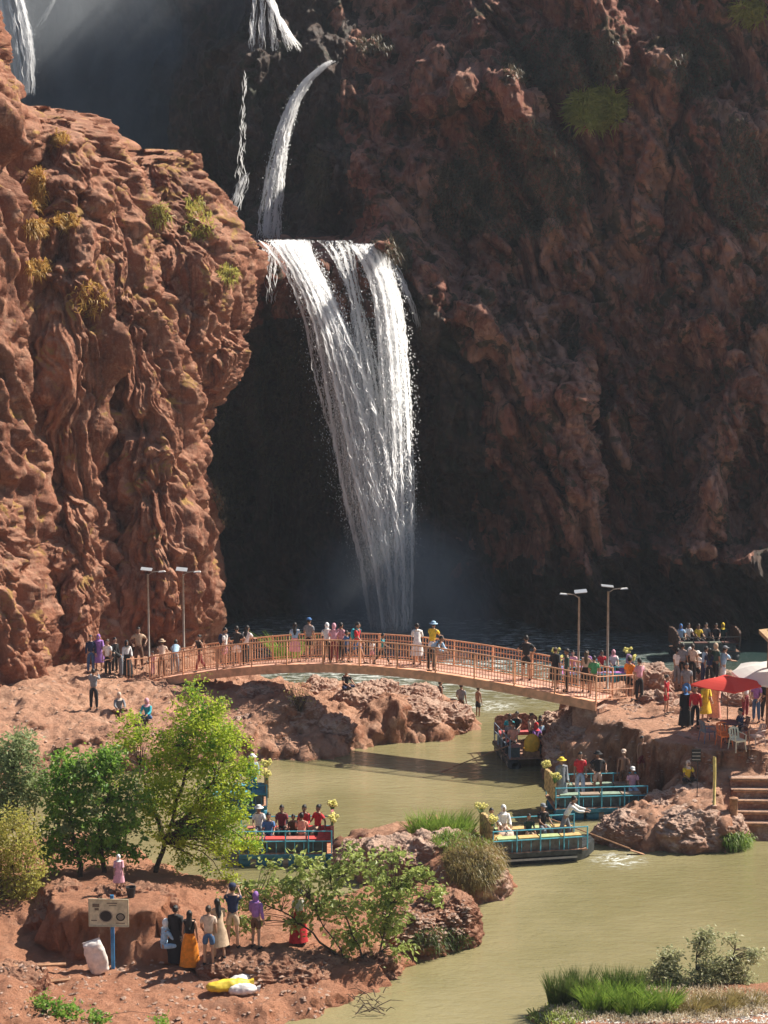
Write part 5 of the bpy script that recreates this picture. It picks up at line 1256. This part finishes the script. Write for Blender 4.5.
# --- near bank
G_nb = 'visitors standing on the near bank'
P(163,950, 2.0,'floor','person in white headscarf and pale blue shirt sitting against the mound',('shirt','ltblue'),('trousers','ltblue'),('scarf','white'),group=G_nb,H=1.62)
P(176,964, PI-.2,'stand','woman with hair up in a long black dress on the near bank',('robe','black'),None,('bun',0),group=G_nb,H=1.68)
P(190,968, PI,'stand','long-haired woman in black top and long orange skirt on the near bank',('vest','black'),('long_skirt','orange'),('long',0),group=G_nb,H=1.64)
P(209,965, PI,'relax','woman in beige top and denim shorts on the near bank',('tshirt','beige'),('shorts','denim'),('bun',1),group=G_nb,H=1.68)
P(219,958, PI+.4,'rail','dark-haired woman in a tan dress right of the denim shorts',('dress','tan'),None,('long',0),group=G_nb,H=1.66)
P(233,948, PI,'photo','man in navy shirt photographing, half behind the shrub',('tshirt','navy'),('shorts','tan'),('short',0),group=G_nb,H=1.84,hat=('cap','navy'))
P(256,948, PI-.5,'relax','woman with purple scarf and purple shirt behind the shrub leaves',('shirt','purple'),('shorts','brown'),('scarf','purple'),group=G_nb,H=1.62)
P(299,944, .4,'stand','person in white shirt and long red skirt beside the shrub',('tshirt','white'),('long_skirt','red'),('short',0),group=G_nb,H=1.6,hat=('cap','blue'))
P(119,890, .2,'stand','small figure in pink dress and white scarf on the mound among the tree leaves',('dress','pink'),None,('scarf','white'),group=G_nb,H=1.05)
# ================================================================== plants
def leaf_mat(name, c1, c2, c3=None, trans=.5, rough=.45, sc=3.0):
    t = NT(name); P = t.coord(which='pos'); n = t.noise(P, sc, 2); n2 = t.noise(P, sc * 6, 1)
    col = t.mix(t.ramp(n, .38, .62), c1, c2)
    if c3: col = t.mix(t.ramp(n2, .56, .66), col, c3)
    p = t.pbr(col, rough, spec=.35); tr = t.n('ShaderNodeBsdfTranslucent'); t.l(t.mix(.5, col, tuple(min(1, x * 1.5) for x in c2)), tr.inputs[0])
    mx = t.n('ShaderNodeMixShader'); mx.inputs[0].default_value = trans; t.l(p.outputs[0], mx.inputs[1]); t.l(tr.outputs[0], mx.inputs[2]); t.l(mx.outputs[0], t.out.inputs[0]); return t.m
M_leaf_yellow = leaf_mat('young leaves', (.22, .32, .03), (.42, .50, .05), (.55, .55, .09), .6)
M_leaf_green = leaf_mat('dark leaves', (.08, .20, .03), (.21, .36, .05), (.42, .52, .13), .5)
M_leaf_pale = leaf_mat('pale dusty leaves', (.17, .22, .06), (.34, .41, .11), (.62, .60, .26), .5)
M_leaf_grey = leaf_mat('grey green leaves', (.17, .22, .09), (.30, .36, .16), (.48, .48, .24), .45)
M_leaf_dry = leaf_mat('dry leaves', (.26, .25, .06), (.44, .42, .09), (.58, .42, .14), .45)
M_reed = leaf_mat('reeds', (.10, .19, .03), (.20, .30, .045), (.36, .38, .09), .45)
M_seedy = leaf_mat('pale seedy leaves', (.24, .26, .12), (.42, .42, .22), (.66, .60, .42), .4)
M_reed_dark = leaf_mat('rushes', (.05, .09, .02), (.11, .16, .04), (.24, .20, .08), .35)
M_reed_dry = leaf_mat('dry grass', (.20, .15, .06), (.34, .26, .10), (.20, .22, .06), .35)
M_straw = leaf_mat('straw coloured grass', (.45, .25, .06), (.60, .38, .10), (.50, .35, .12), .3)
M_bark = paint((.085, .055, .035), .9, .3, 12, bump=.5)
rgp = np.random.RandomState(11)
def leaves_np(cent, size, droop=.35, aspect=.5, up=.3):
    """leaf blades: folded diamonds, cent (n,3)"""
    n = len(cent); d = rgp.normal(size=(n, 3)); d[:, 2] = d[:, 2] * .6 - droop; d /= np.linalg.norm(d, axis=1)[:, None]
    r = rgp.normal(size=(n, 3)); s = np.cross(d, r); s /= np.linalg.norm(s, axis=1)[:, None] + 1e-9; nn = np.cross(d, s)
    L = (rgp.uniform(.7, 1.3, n) * size)[:, None]; W = L * aspect * .5
    a = cent; b = cent + d * L * .45 + s * W + nn * W * .35; c = cent + d * L; e = cent + d * L * .45 - s * W + nn * W * .35
    V = np.stack([a, b, c, e], 1).reshape(-1, 3); return V, np.arange(n * 4).reshape(-1, 4)
def lobe_points(lobes, Y, n_cl, n_leaf, cl_r, ratio=.9, shell=.55):
    """clump centres inside lobes given as (px, py, rx px, ry px), then leaves round them"""
    L = np.array(lobes, float); vol = L[:, 2] * L[:, 3]; pick = rgp.choice(len(L), n_cl, p=vol / vol.sum())
    s = Y / F; D = rgp.normal(size=(n_cl, 3)); D /= np.linalg.norm(D, axis=1)[:, None]; rr = (shell + (1 - shell) * rgp.rand(n_cl))[:, None]
    c = at(L[pick, 0], L[pick, 1], Y) + D * rr * np.stack([L[pick, 2] * s, L[pick, 2] * s * ratio, L[pick, 3] * s], -1)
    m = np.clip(rgp.poisson(n_leaf, n_cl), 3, None); idx = np.repeat(np.arange(n_cl), m)
    q = rgp.normal(size=(len(idx), 3)) * (cl_r * rgp.uniform(.6, 1.3, n_cl))[idx][:, None] * V3(1, 1, .75)
    return c, c[idx] + q
def branch_path(a, b, sag=.12, n=5):
    a = Vector(a); b = Vector(b); pts = []; j = Vector(rgp.normal(size=3)) * (b - a).length * .07
    for i in range(n):
        t = i / (n - 1); p = a.lerp(b, t); p.z += math.sin(math.pi * t) * sag * (b - a).length; p += j * math.sin(math.pi * t); pts.append(p)
    return pts
def plant(name, label, cat, base, lobes, Y, leafmat, trunk, r0, n_cl, n_leaf, cl_r, size, twigs=.35, group=None, aspect=.5, droop=.3, shell=.5, ratio=.9, forks=None, part='crown', inner=None):
    r = empty(name, base, 0, label, cat, group); o = Vector(base)
    cl, pts = lobe_points(lobes, Y, n_cl, n_leaf, cl_r, ratio, shell)
    V, f = leaves_np(pts, size, droop, aspect); V = V - np.array(o)
    me = mesh_np(part, V, f, False); link(part, me, leafmat, r)
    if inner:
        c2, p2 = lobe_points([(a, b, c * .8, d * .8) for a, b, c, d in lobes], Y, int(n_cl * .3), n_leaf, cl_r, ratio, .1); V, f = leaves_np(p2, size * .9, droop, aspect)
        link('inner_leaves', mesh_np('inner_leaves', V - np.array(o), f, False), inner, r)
    mb = MB(); ends = []
    for tr in trunk:       # each trunk: list of (px,py,dY)
        P3 = [Vector(base) if i == 0 else Vector(at(a, b, Y + c).tolist()) for i, (a, b, c) in enumerate(tr)]
        P3[0] = Vector((P3[0].x, P3[0].y, P3[0].z - .2))
        if tr[0][:2] != (0, 0): P3[0] = Vector(at(tr[0][0], tr[0][1], Y + tr[0][2]).tolist()) - Vector((0, 0, .15))
        # resample with a wobble
        Q = []
        for a, b in zip(P3[:-1], P3[1:]):
            for k in range(4): Q.append(a.lerp(b, k / 4) + Vector(rgp.normal(size=3)) * (b - a).length * .02)
        Q.append(P3[-1]); rr = [max(.02, r0 * (1 - .8 * i / (len(Q) - 1))) for i in range(len(Q))]
        mb.tube([q - o for q in Q], rr, 9); ends += [(q, rad) for q, rad in list(zip(Q, rr))[len(Q) // 3:]]
    mb.build('trunk', M_bark, r, True)
    mb = MB(); E = np.array([list(q) for q, _ in ends]); sel = rgp.permutation(len(cl))[:max(4, int(len(cl) * twigs))]
    for i in sel:
        c = cl[i]; d = np.linalg.norm(E - c, axis=1) + np.maximum(0, E[:, 2] - c[2]) * 1.5; k = int(np.argmin(d)); L = float(np.linalg.norm(E[k] - c))
        rb = min(ends[k][1] * .6, .012 + L * .012); mb.tube([p - o for p in branch_path(E[k], c)], [rb, rb * .8, rb * .6, rb * .4, rb * .25], 5, caps=False)
    mb.build('branches', M_bark, r, True)
    return r
def blades(name, label, cat, centers, n_per, Lh, mat, spread=.35, w=.014, lean=.35, group=None, kind=None):
    """upright blades; centers: world points with a radius"""
    VV = []
    for c, rad in centers:
        n = n_per; a = rgp.rand(n) * 6.283; rr = rad * np.sqrt(rgp.rand(n)); b = np.stack([c[0] + rr*np.cos(a), c[1] + rr*np.sin(a), np.full(n, c[2] - .05)], -1)
        h = Lh * rgp.uniform(.55, 1.1, n); out = np.stack([np.cos(a), np.sin(a), a * 0], -1) * (rr / max(rad, .01) * lean)[:, None] + rgp.normal(size=(n, 3)) * spread * .4; out[:, 2] = 0
        side = np.stack([-np.sin(a + 1.3), np.cos(a + 1.3), a * 0], -1) * w
        p1 = b + V3(0, 0, 1) * (h * .55)[:, None] + out * (h * .35)[:, None]; p2 = b + V3(0, 0, 1) * (h * .92)[:, None] + out * (h * .95)[:, None]
        VV.append(np.stack([b - side, b + side, p1 + side, p1 - side, p1 - side, p1 + side, p2 + side * .15, p2 - side * .15], 1).reshape(-1, 3))
    V = np.concatenate(VV); o0 = V[:, :].mean(0); o0[2] = min(c[2] for c, _ in centers)
    me = mesh_np(name, V - o0, np.arange(len(V)).reshape(-1, 4), False); o = link(name, me, mat); o.location = tuple(o0)
    tag(o, label, cat, group, kind); return o

# the two trees
b = ground_px(150, 898)
plant('young_tree', 'tall bright yellow-green tree with a thin curved trunk, right of the dark one', 'tree', b,
      [(194,692,15,14),(200,712,26,24),(205,728,34,28),(180,742,32,30),(222,750,28,36),(205,785,44,40),(162,770,28,36),(235,800,22,34),(190,825,50,30),(225,838,28,24),(150,798,20,26),(186,858,12,14),(232,868,14,18),(128,722,12,12),(122,750,18,22),(250,770,9,16),(252,840,9,14),(140,735,10,14),(118,778,10,14),(205,868,9,14),(218,702,12,10)],
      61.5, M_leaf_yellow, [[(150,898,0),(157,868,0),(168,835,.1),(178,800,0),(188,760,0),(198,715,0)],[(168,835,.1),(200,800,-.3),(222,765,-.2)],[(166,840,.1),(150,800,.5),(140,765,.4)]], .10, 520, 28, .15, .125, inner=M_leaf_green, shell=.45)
b = ground_px(104, 892)
plant('leafy_tree', 'dark green leafy tree with two short trunks, left of the bright one', 'tree', b,
      [(70,772,24,24),(68,790,30,32),(102,770,24,24),(60,830,26,34),(98,800,34,32),(92,835,34,30),(122,828,24,34),(55,855,20,18),(100,850,28,12),(135,790,18,26),(85,765,22,20),(134,856,14,14),(112,752,14,14)],
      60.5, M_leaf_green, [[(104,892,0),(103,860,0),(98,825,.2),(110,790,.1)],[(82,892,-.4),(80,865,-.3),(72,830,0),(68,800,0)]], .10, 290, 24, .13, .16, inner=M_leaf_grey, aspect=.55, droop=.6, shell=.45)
# bushes at the left edge
b = ground_px(20, 880)
plant('grey_bush', 'pale grey-green bush at the left edge, uppermost of those bushes', 'bush', b, [(18,765,24,24),(32,788,20,22),(-5,775,26,36),(5,810,26,20),(20,742,14,14)], 61, M_leaf_grey, [[(20,880,0),(18,820,0),(15,770,0)],[(20,880,0),(34,830,0),(36,790,0)]], .05, 260, 20, .15, .15, twigs=.3)
b = ground_px(12, 940)
plant('dry_bush', 'yellowish half-dry bush filling the left edge beside the mound', 'bush', b, [(12,835,28,28),(25,870,20,34),(2,890,28,36),(18,915,20,26),(-12,850,26,50)], 58.5, M_leaf_dry, [[(12,940,0),(14,880,0),(12,830,0)],[(12,940,0),(26,900,0),(28,865,0)],[(12,940,0),(2,900,0),(-5,850,0)]], .04, 380, 18, .15, .12, twigs=.5)
b = Vector(at(48, 1016, 50.0).tolist())
plant('broadleaf_plant', 'bright green broad-leaved plant at the bottom left corner', 'plant', b, [(45,1006,18,12),(30,1014,14,10),(68,1012,14,8)], 50.0, M_leaf_green, [[(48,1018,0),(46,1008,0)]], .02, 60, 12, .10, .14, twigs=.5)
b = Vector(at(97, 1022, 50.2).tolist())
plant('low_plant', 'small low green plant on the bottom edge right of the broad-leaved one', 'plant', b, [(98,1016,14,6),(160,1020,8,4)], 50.2, M_leaf_green, [[(95,1024,0),(97,1016,0)]], .015, 26, 10, .09, .12, twigs=.5)
# the spreading shrub in front
b = ground_px(366, 985)
plant('spreading_shrub', 'wide airy shrub with pale leaves overhanging the near bank and water', 'shrub', b,
      [(290,885,32,20),(330,872,34,20),(372,870,34,20),(405,885,26,24),(330,905,44,24),(380,905,36,26),(300,920,26,16),(258,900,30,16),(245,885,16,10),(350,938,28,22),(390,928,22,22),(372,965,16,14),(425,875,10,10),(270,865,10,8),(240,925,18,11),(228,900,10,9),(436,895,8,14),(300,858,14,8),(352,852,16,8),(395,855,12,8),(330,960,10,12),(400,950,12,10)],
      56, M_leaf_pale, [[(366,988,0),(362,955,0),(345,915,0),(330,880,0)],[(370,988,0),(382,940,0),(395,890,0)],[(364,985,0),(330,950,-.3),(290,915,-.2),(255,900,0)],[(352,985,0),(340,950,-.4),(310,900,-.3)]], .045, 430, 10, .14, .175, twigs=.8, aspect=.6, shell=.1, ratio=.7)
b = ground_px(200, 955) 
# reeds and the dry bush on the islet
c = onz(447, 852, .2); 
blades('reed_clump', 'bright green reeds standing tall behind the islet rock', 'reeds', [((float(c[0])+dx, float(c[1])+dy, .5), rad) for dx, dy, rad in ((0,0,.5),(-.55,.2,.4),(.45,.1,.4),(-.9,.1,.25),(.1,.4,.4))], 240, 1.15, M_reed, lean=.55, w=.016)
hp = hit(474, 868, _land); hp = hp[0] if hp else Vector(onz(474, 880, .8).tolist())
def draped(name, label, cat, px, py, rx, ry, n, L, mat, w=.010, group=None, trees=None, down=.5, seedl=None):
    """grass that grows out of a rock face and hangs over it"""
    A = []; 
    for _ in range(n):
        a = rgp.rand() * 6.283; q = math.sqrt(rgp.rand()); h = hit(px + rx*q*math.cos(a), py + ry*q*math.sin(a), trees or _land)
        if h is None: continue
        A.append((np.array(h[0]), np.array(h[2]) * (1 if h[2].dot(h[0] - cam.location) < 0 else -1)))
    if not A: return None
    P0 = np.array([a[0] for a in A]); N = np.array([a[1] for a in A]); n = len(P0)
    d = N * .8 + rgp.normal(size=(n, 3)) * .45 + V3(0, 0, .35); d /= np.linalg.norm(d, axis=1)[:, None]; l = (L * rgp.uniform(.5, 1.2, n))[:, None]
    s = np.cross(d, rgp.normal(size=(n, 3))); s = s / np.linalg.norm(s, axis=1)[:, None] * w
    p1 = P0 + d * l * .6; p2 = P0 + d * l + V3(0, 0, -1) * l * down
    V = np.stack([P0 - s, P0 + s, p1 + s, p1 - s, p1 - s, p1 + s, p2 + s * .2, p2 - s * .2], 1).reshape(-1, 3); o0 = P0.mean(0)
    o = link(name, mesh_np(name, V - o0, np.arange(len(V)).reshape(-1, 4), False), mat); o.location = tuple(o0); tag(o, label, cat, group); return o
draped('dry_grass_bush', 'shaggy olive and brown grass bush hanging over the right end of the islet', 'bush', 474, 862, 30, 28, 3600, .42, M_reed_dry, .009)
draped('green_grass_bush', 'fresh green grass on top of the shaggy brown islet bush', 'grass clump', 462, 842, 30, 10, 900, .40, M_reed, .010)
# bottom right
def gpz(px, py, z=.35): q = onz(px, py, z); return (float(q[0]), float(q[1]), z)
blades('rush_clump', 'dark green rush clump at the left of the bottom right bank', 'rushes', [(gpz(560,1003), .32), (gpz(582,1000), .30)], 420, 1.05, M_reed_dark, lean=.25, w=.010)
blades('rush_clump', 'dark olive rush clump right of the first one, behind the bright grass', 'rushes', [(gpz(616,996), .30), (gpz(632,998), .24)], 380, .95, M_reed_dark, lean=.25, w=.010)
blades('grass_clump', 'bright green grass clump between and before the rushes', 'grass clump', [(gpz(598,1010), .38), (gpz(632,1012), .45), (gpz(662,1012), .35), (gpz(615,1004), .3)], 520, .80, M_reed, lean=.6, w=.013)
blades('grass_clump', 'olive grass clump under the pale seedy shrub', 'grass clump', [(gpz(690,1012), .45), (gpz(722,1010), .4), (gpz(750,1008), .35)], 420, .55, M_reed_dry, lean=.8, w=.011)
b = ground_px(690, 1012)
plant('seedy_shrub', 'tall thin pale shrub with loose seed heads on the bottom right bank', 'shrub', b, [(690,985,32,22),(665,975,20,22),(715,972,24,26),(705,945,16,12),(708,934,8,6),(732,938,7,6),(752,955,9,9),(735,965,12,14),(648,990,16,14),(745,985,14,14),(690,1008,44,12),(672,955,10,10)], 54.5, M_seedy,
      [[(690,1025,0),(692,990,0),(698,945,0)],[(690,1025,0),(670,995,0),(662,960,0)],[(694,1025,0),(720,990,0),(735,950,0)]], .018, 640, 15, .12, .12, twigs=.9, shell=.1)
draped('ground_weeds', None, None, 655, 1004, 125, 20, 5200, .24, leaf_mat('bleached grass', (.48, .40, .26), (.62, .54, .40), (.35, .28, .14), .3), .011)['kind'] = 'stuff'
draped('ground_weeds', None, None, 560, 1012, 40, 14, 900, .25, M_leaf_pale, .014)['kind'] = 'stuff'
# small growth on the right bank, by the post
draped('grass_tuft', 'green grass tuft at the foot of the squat post', 'grass clump', 738, 842, 16, 8, 700, .35, M_reed, .010)
M_weed = leaf_mat('cliff weeds', (.10, .085, .05), (.17, .12, .075), (.09, .11, .04), .2)
# cliff plants
draped('cliff_bush', 'sunlit yellow-green bush growing high on the right cliff', 'bush', 598, 110, 27, 19, 3400, .85, leaf_mat('cliff bush leaves', (.34, .36, .09), (.55, .52, .16), (.24, .28, .07), .6), .032, trees=_cliffs, down=.15)
draped('cliff_bush', 'small tufted bush at the top right corner of the cliff', 'bush', 752, 12, 14, 12, 900, .8, M_leaf_dry, .028, trees=_cliffs, down=.2)
for px, py, rx, ry, n in ((395,245,10,12,350),(405,262,8,12,250),(318,180,12,30,900),(375,45,18,10,500),(560,60,60,30,2600),(520,180,70,60,4200),(700,60,30,40,1500),(740,180,24,60,1600),(230,470,18,60,1500),(300,420,60,80,2600),(460,200,30,40,1500)):
    draped('hanging_weeds', None, None, px, py, rx, ry, n, .55, M_weed, .022, trees=_cliffs, down=.7)['kind'] = 'stuff'
for px, py, rx, ry, n in ((38,190,8,22,700),(35,228,10,8,500),(66,222,14,8,420),(38,268,12,7,350),(200,225,14,16,260),(228,275,10,9,300),(160,215,10,10,200),(90,300,18,18,260),(60,140,10,8,160),(195,205,10,8,200)):
    o = draped('dry_grass', None, None, px, py, rx, ry, n, .45, M_straw if px < 100 else M_leaf_dry, .020, trees=_cliffs, down=.5)
    if o: o['kind'] = 'stuff'
# palm-like tuft and bare shrub by the bridge
p = Vector(at(287, 642, 93).tolist())
blades('spiky_plant', 'small spiky green plant showing behind the bridge railing', 'plant', [((p.x, p.y, 1.6), .3)], 160, 1.7, M_leaf_green, lean=.9, w=.03)
p = ground_px(300, 712)
def bare(p, label):
    r = empty('bare_shrub', p, 0, label, 'shrub'); mb = MB()
    for i in range(26):
        a = rgp.rand()*6.28; l = rgp.uniform(.5, 1.3); d = Vector((math.cos(a)*.45, math.sin(a)*.4, 1)) * l; mb.tube([(0,0,-.1), d*.5+Vector(rgp.normal(size=3)*.06), d], [.02,.012,.005], 5, caps=False)
        for k in range(3): e = d*rgp.uniform(.4,.9); mb.tube([e, e+Vector(rgp.normal(size=3))*.18+Vector((0,0,.12))], [.008,.003], 4, caps=False)
    mb.build('stems', M_bark, r)
    pts = np.stack([rgp.normal(size=240)*.32, rgp.normal(size=240)*.3, .75+rgp.normal(size=240)*.28], -1); V, f = leaves_np(pts, .08); link('foliage', mesh_np('foliage', V, f, False), M_leaf_dry, r)
bare(p, 'nearly bare brown shrub on the rocks below the bridge')
# weeds at the water's edge of the headland, pebbles
draped('bank_weeds', None, None, 440, 940, 30, 12, 500, .25, M_reed_dark, .010)['kind'] = 'stuff'
def pebbles(name, boxes, n, smin, smax, mat):
    VV = []; FF = []; k = 0
    base = np.array([(1,0,0),(0,1,0),(-1,0,0),(0,-1,0),(0,0,.7),(0,0,-.7)], float); fq = np.array([[0,1,4,4],[1,2,4,4],[2,3,4,4],[3,0,4,4]])
    bmx = bmesh.new()
    tri = [(0,1,4),(1,2,4),(2,3,4),(3,0,4),(1,0,5),(2,1,5),(3,2,5),(0,3,5)]; vs_ = []; fs = []
    for (x0, y0, x1, y1) in boxes:
        for _ in range(n):
            h = hit(rgp.uniform(x0, x1), rgp.uniform(y0, y1), _land)
            if h is None or h[0].z < .0: continue
            s = rgp.uniform(smin, smax) ; a = rgp.rand() * 6.28; c, sn = math.cos(a), math.sin(a); sc = V3(s * rgp.uniform(.7, 1.4), s, s * .7)
            q = base * sc + rgp.normal(size=(6, 3)) * s * .12; q = np.stack([q[:, 0]*c - q[:, 1]*sn, q[:, 0]*sn + q[:, 1]*c, q[:, 2]], -1) + np.array(h[0])
            b0 = len(vs_); vs_ += [tuple(v) for v in q]; fs += [(b0+i, b0+j, b0+m) for i, j, m in tri]
    me = bpy.data.meshes.new(name); me.from_pydata(vs_, [], fs); me.update(); o = link(name, me, mat); o['kind'] = 'stuff'; bmx.free(); return o
pebbles('gravel', [(540,996,768,1023)], 3600, .012, .055, paint((.62,.57,.50), .8, .25, 6))
pebbles('loose_stones', [(0,670,300,760),(0,960,330,1023),(560,705,768,850),(380,900,470,950)], 420, .02, .10, M_bank)
# foot of sunken twigs by the headland
mb = MB()
for i in range(26):
    p = Vector(onz(345 + 45*rgp.rand(), 985 + 30*rgp.rand(), .1).tolist()); a = rgp.rand()*3.1; l = rgp.uniform(.2, .9); mb.tube([p, p+Vector((math.cos(a)*l*.5, math.sin(a)*l*.3, .12)), p+Vector((math.cos(a)*l, math.sin(a)*l*.5, .05))], [.016,.012,.006], 5)
o = mb.build('driftwood', M_bark); o['kind'] = 'stuff'
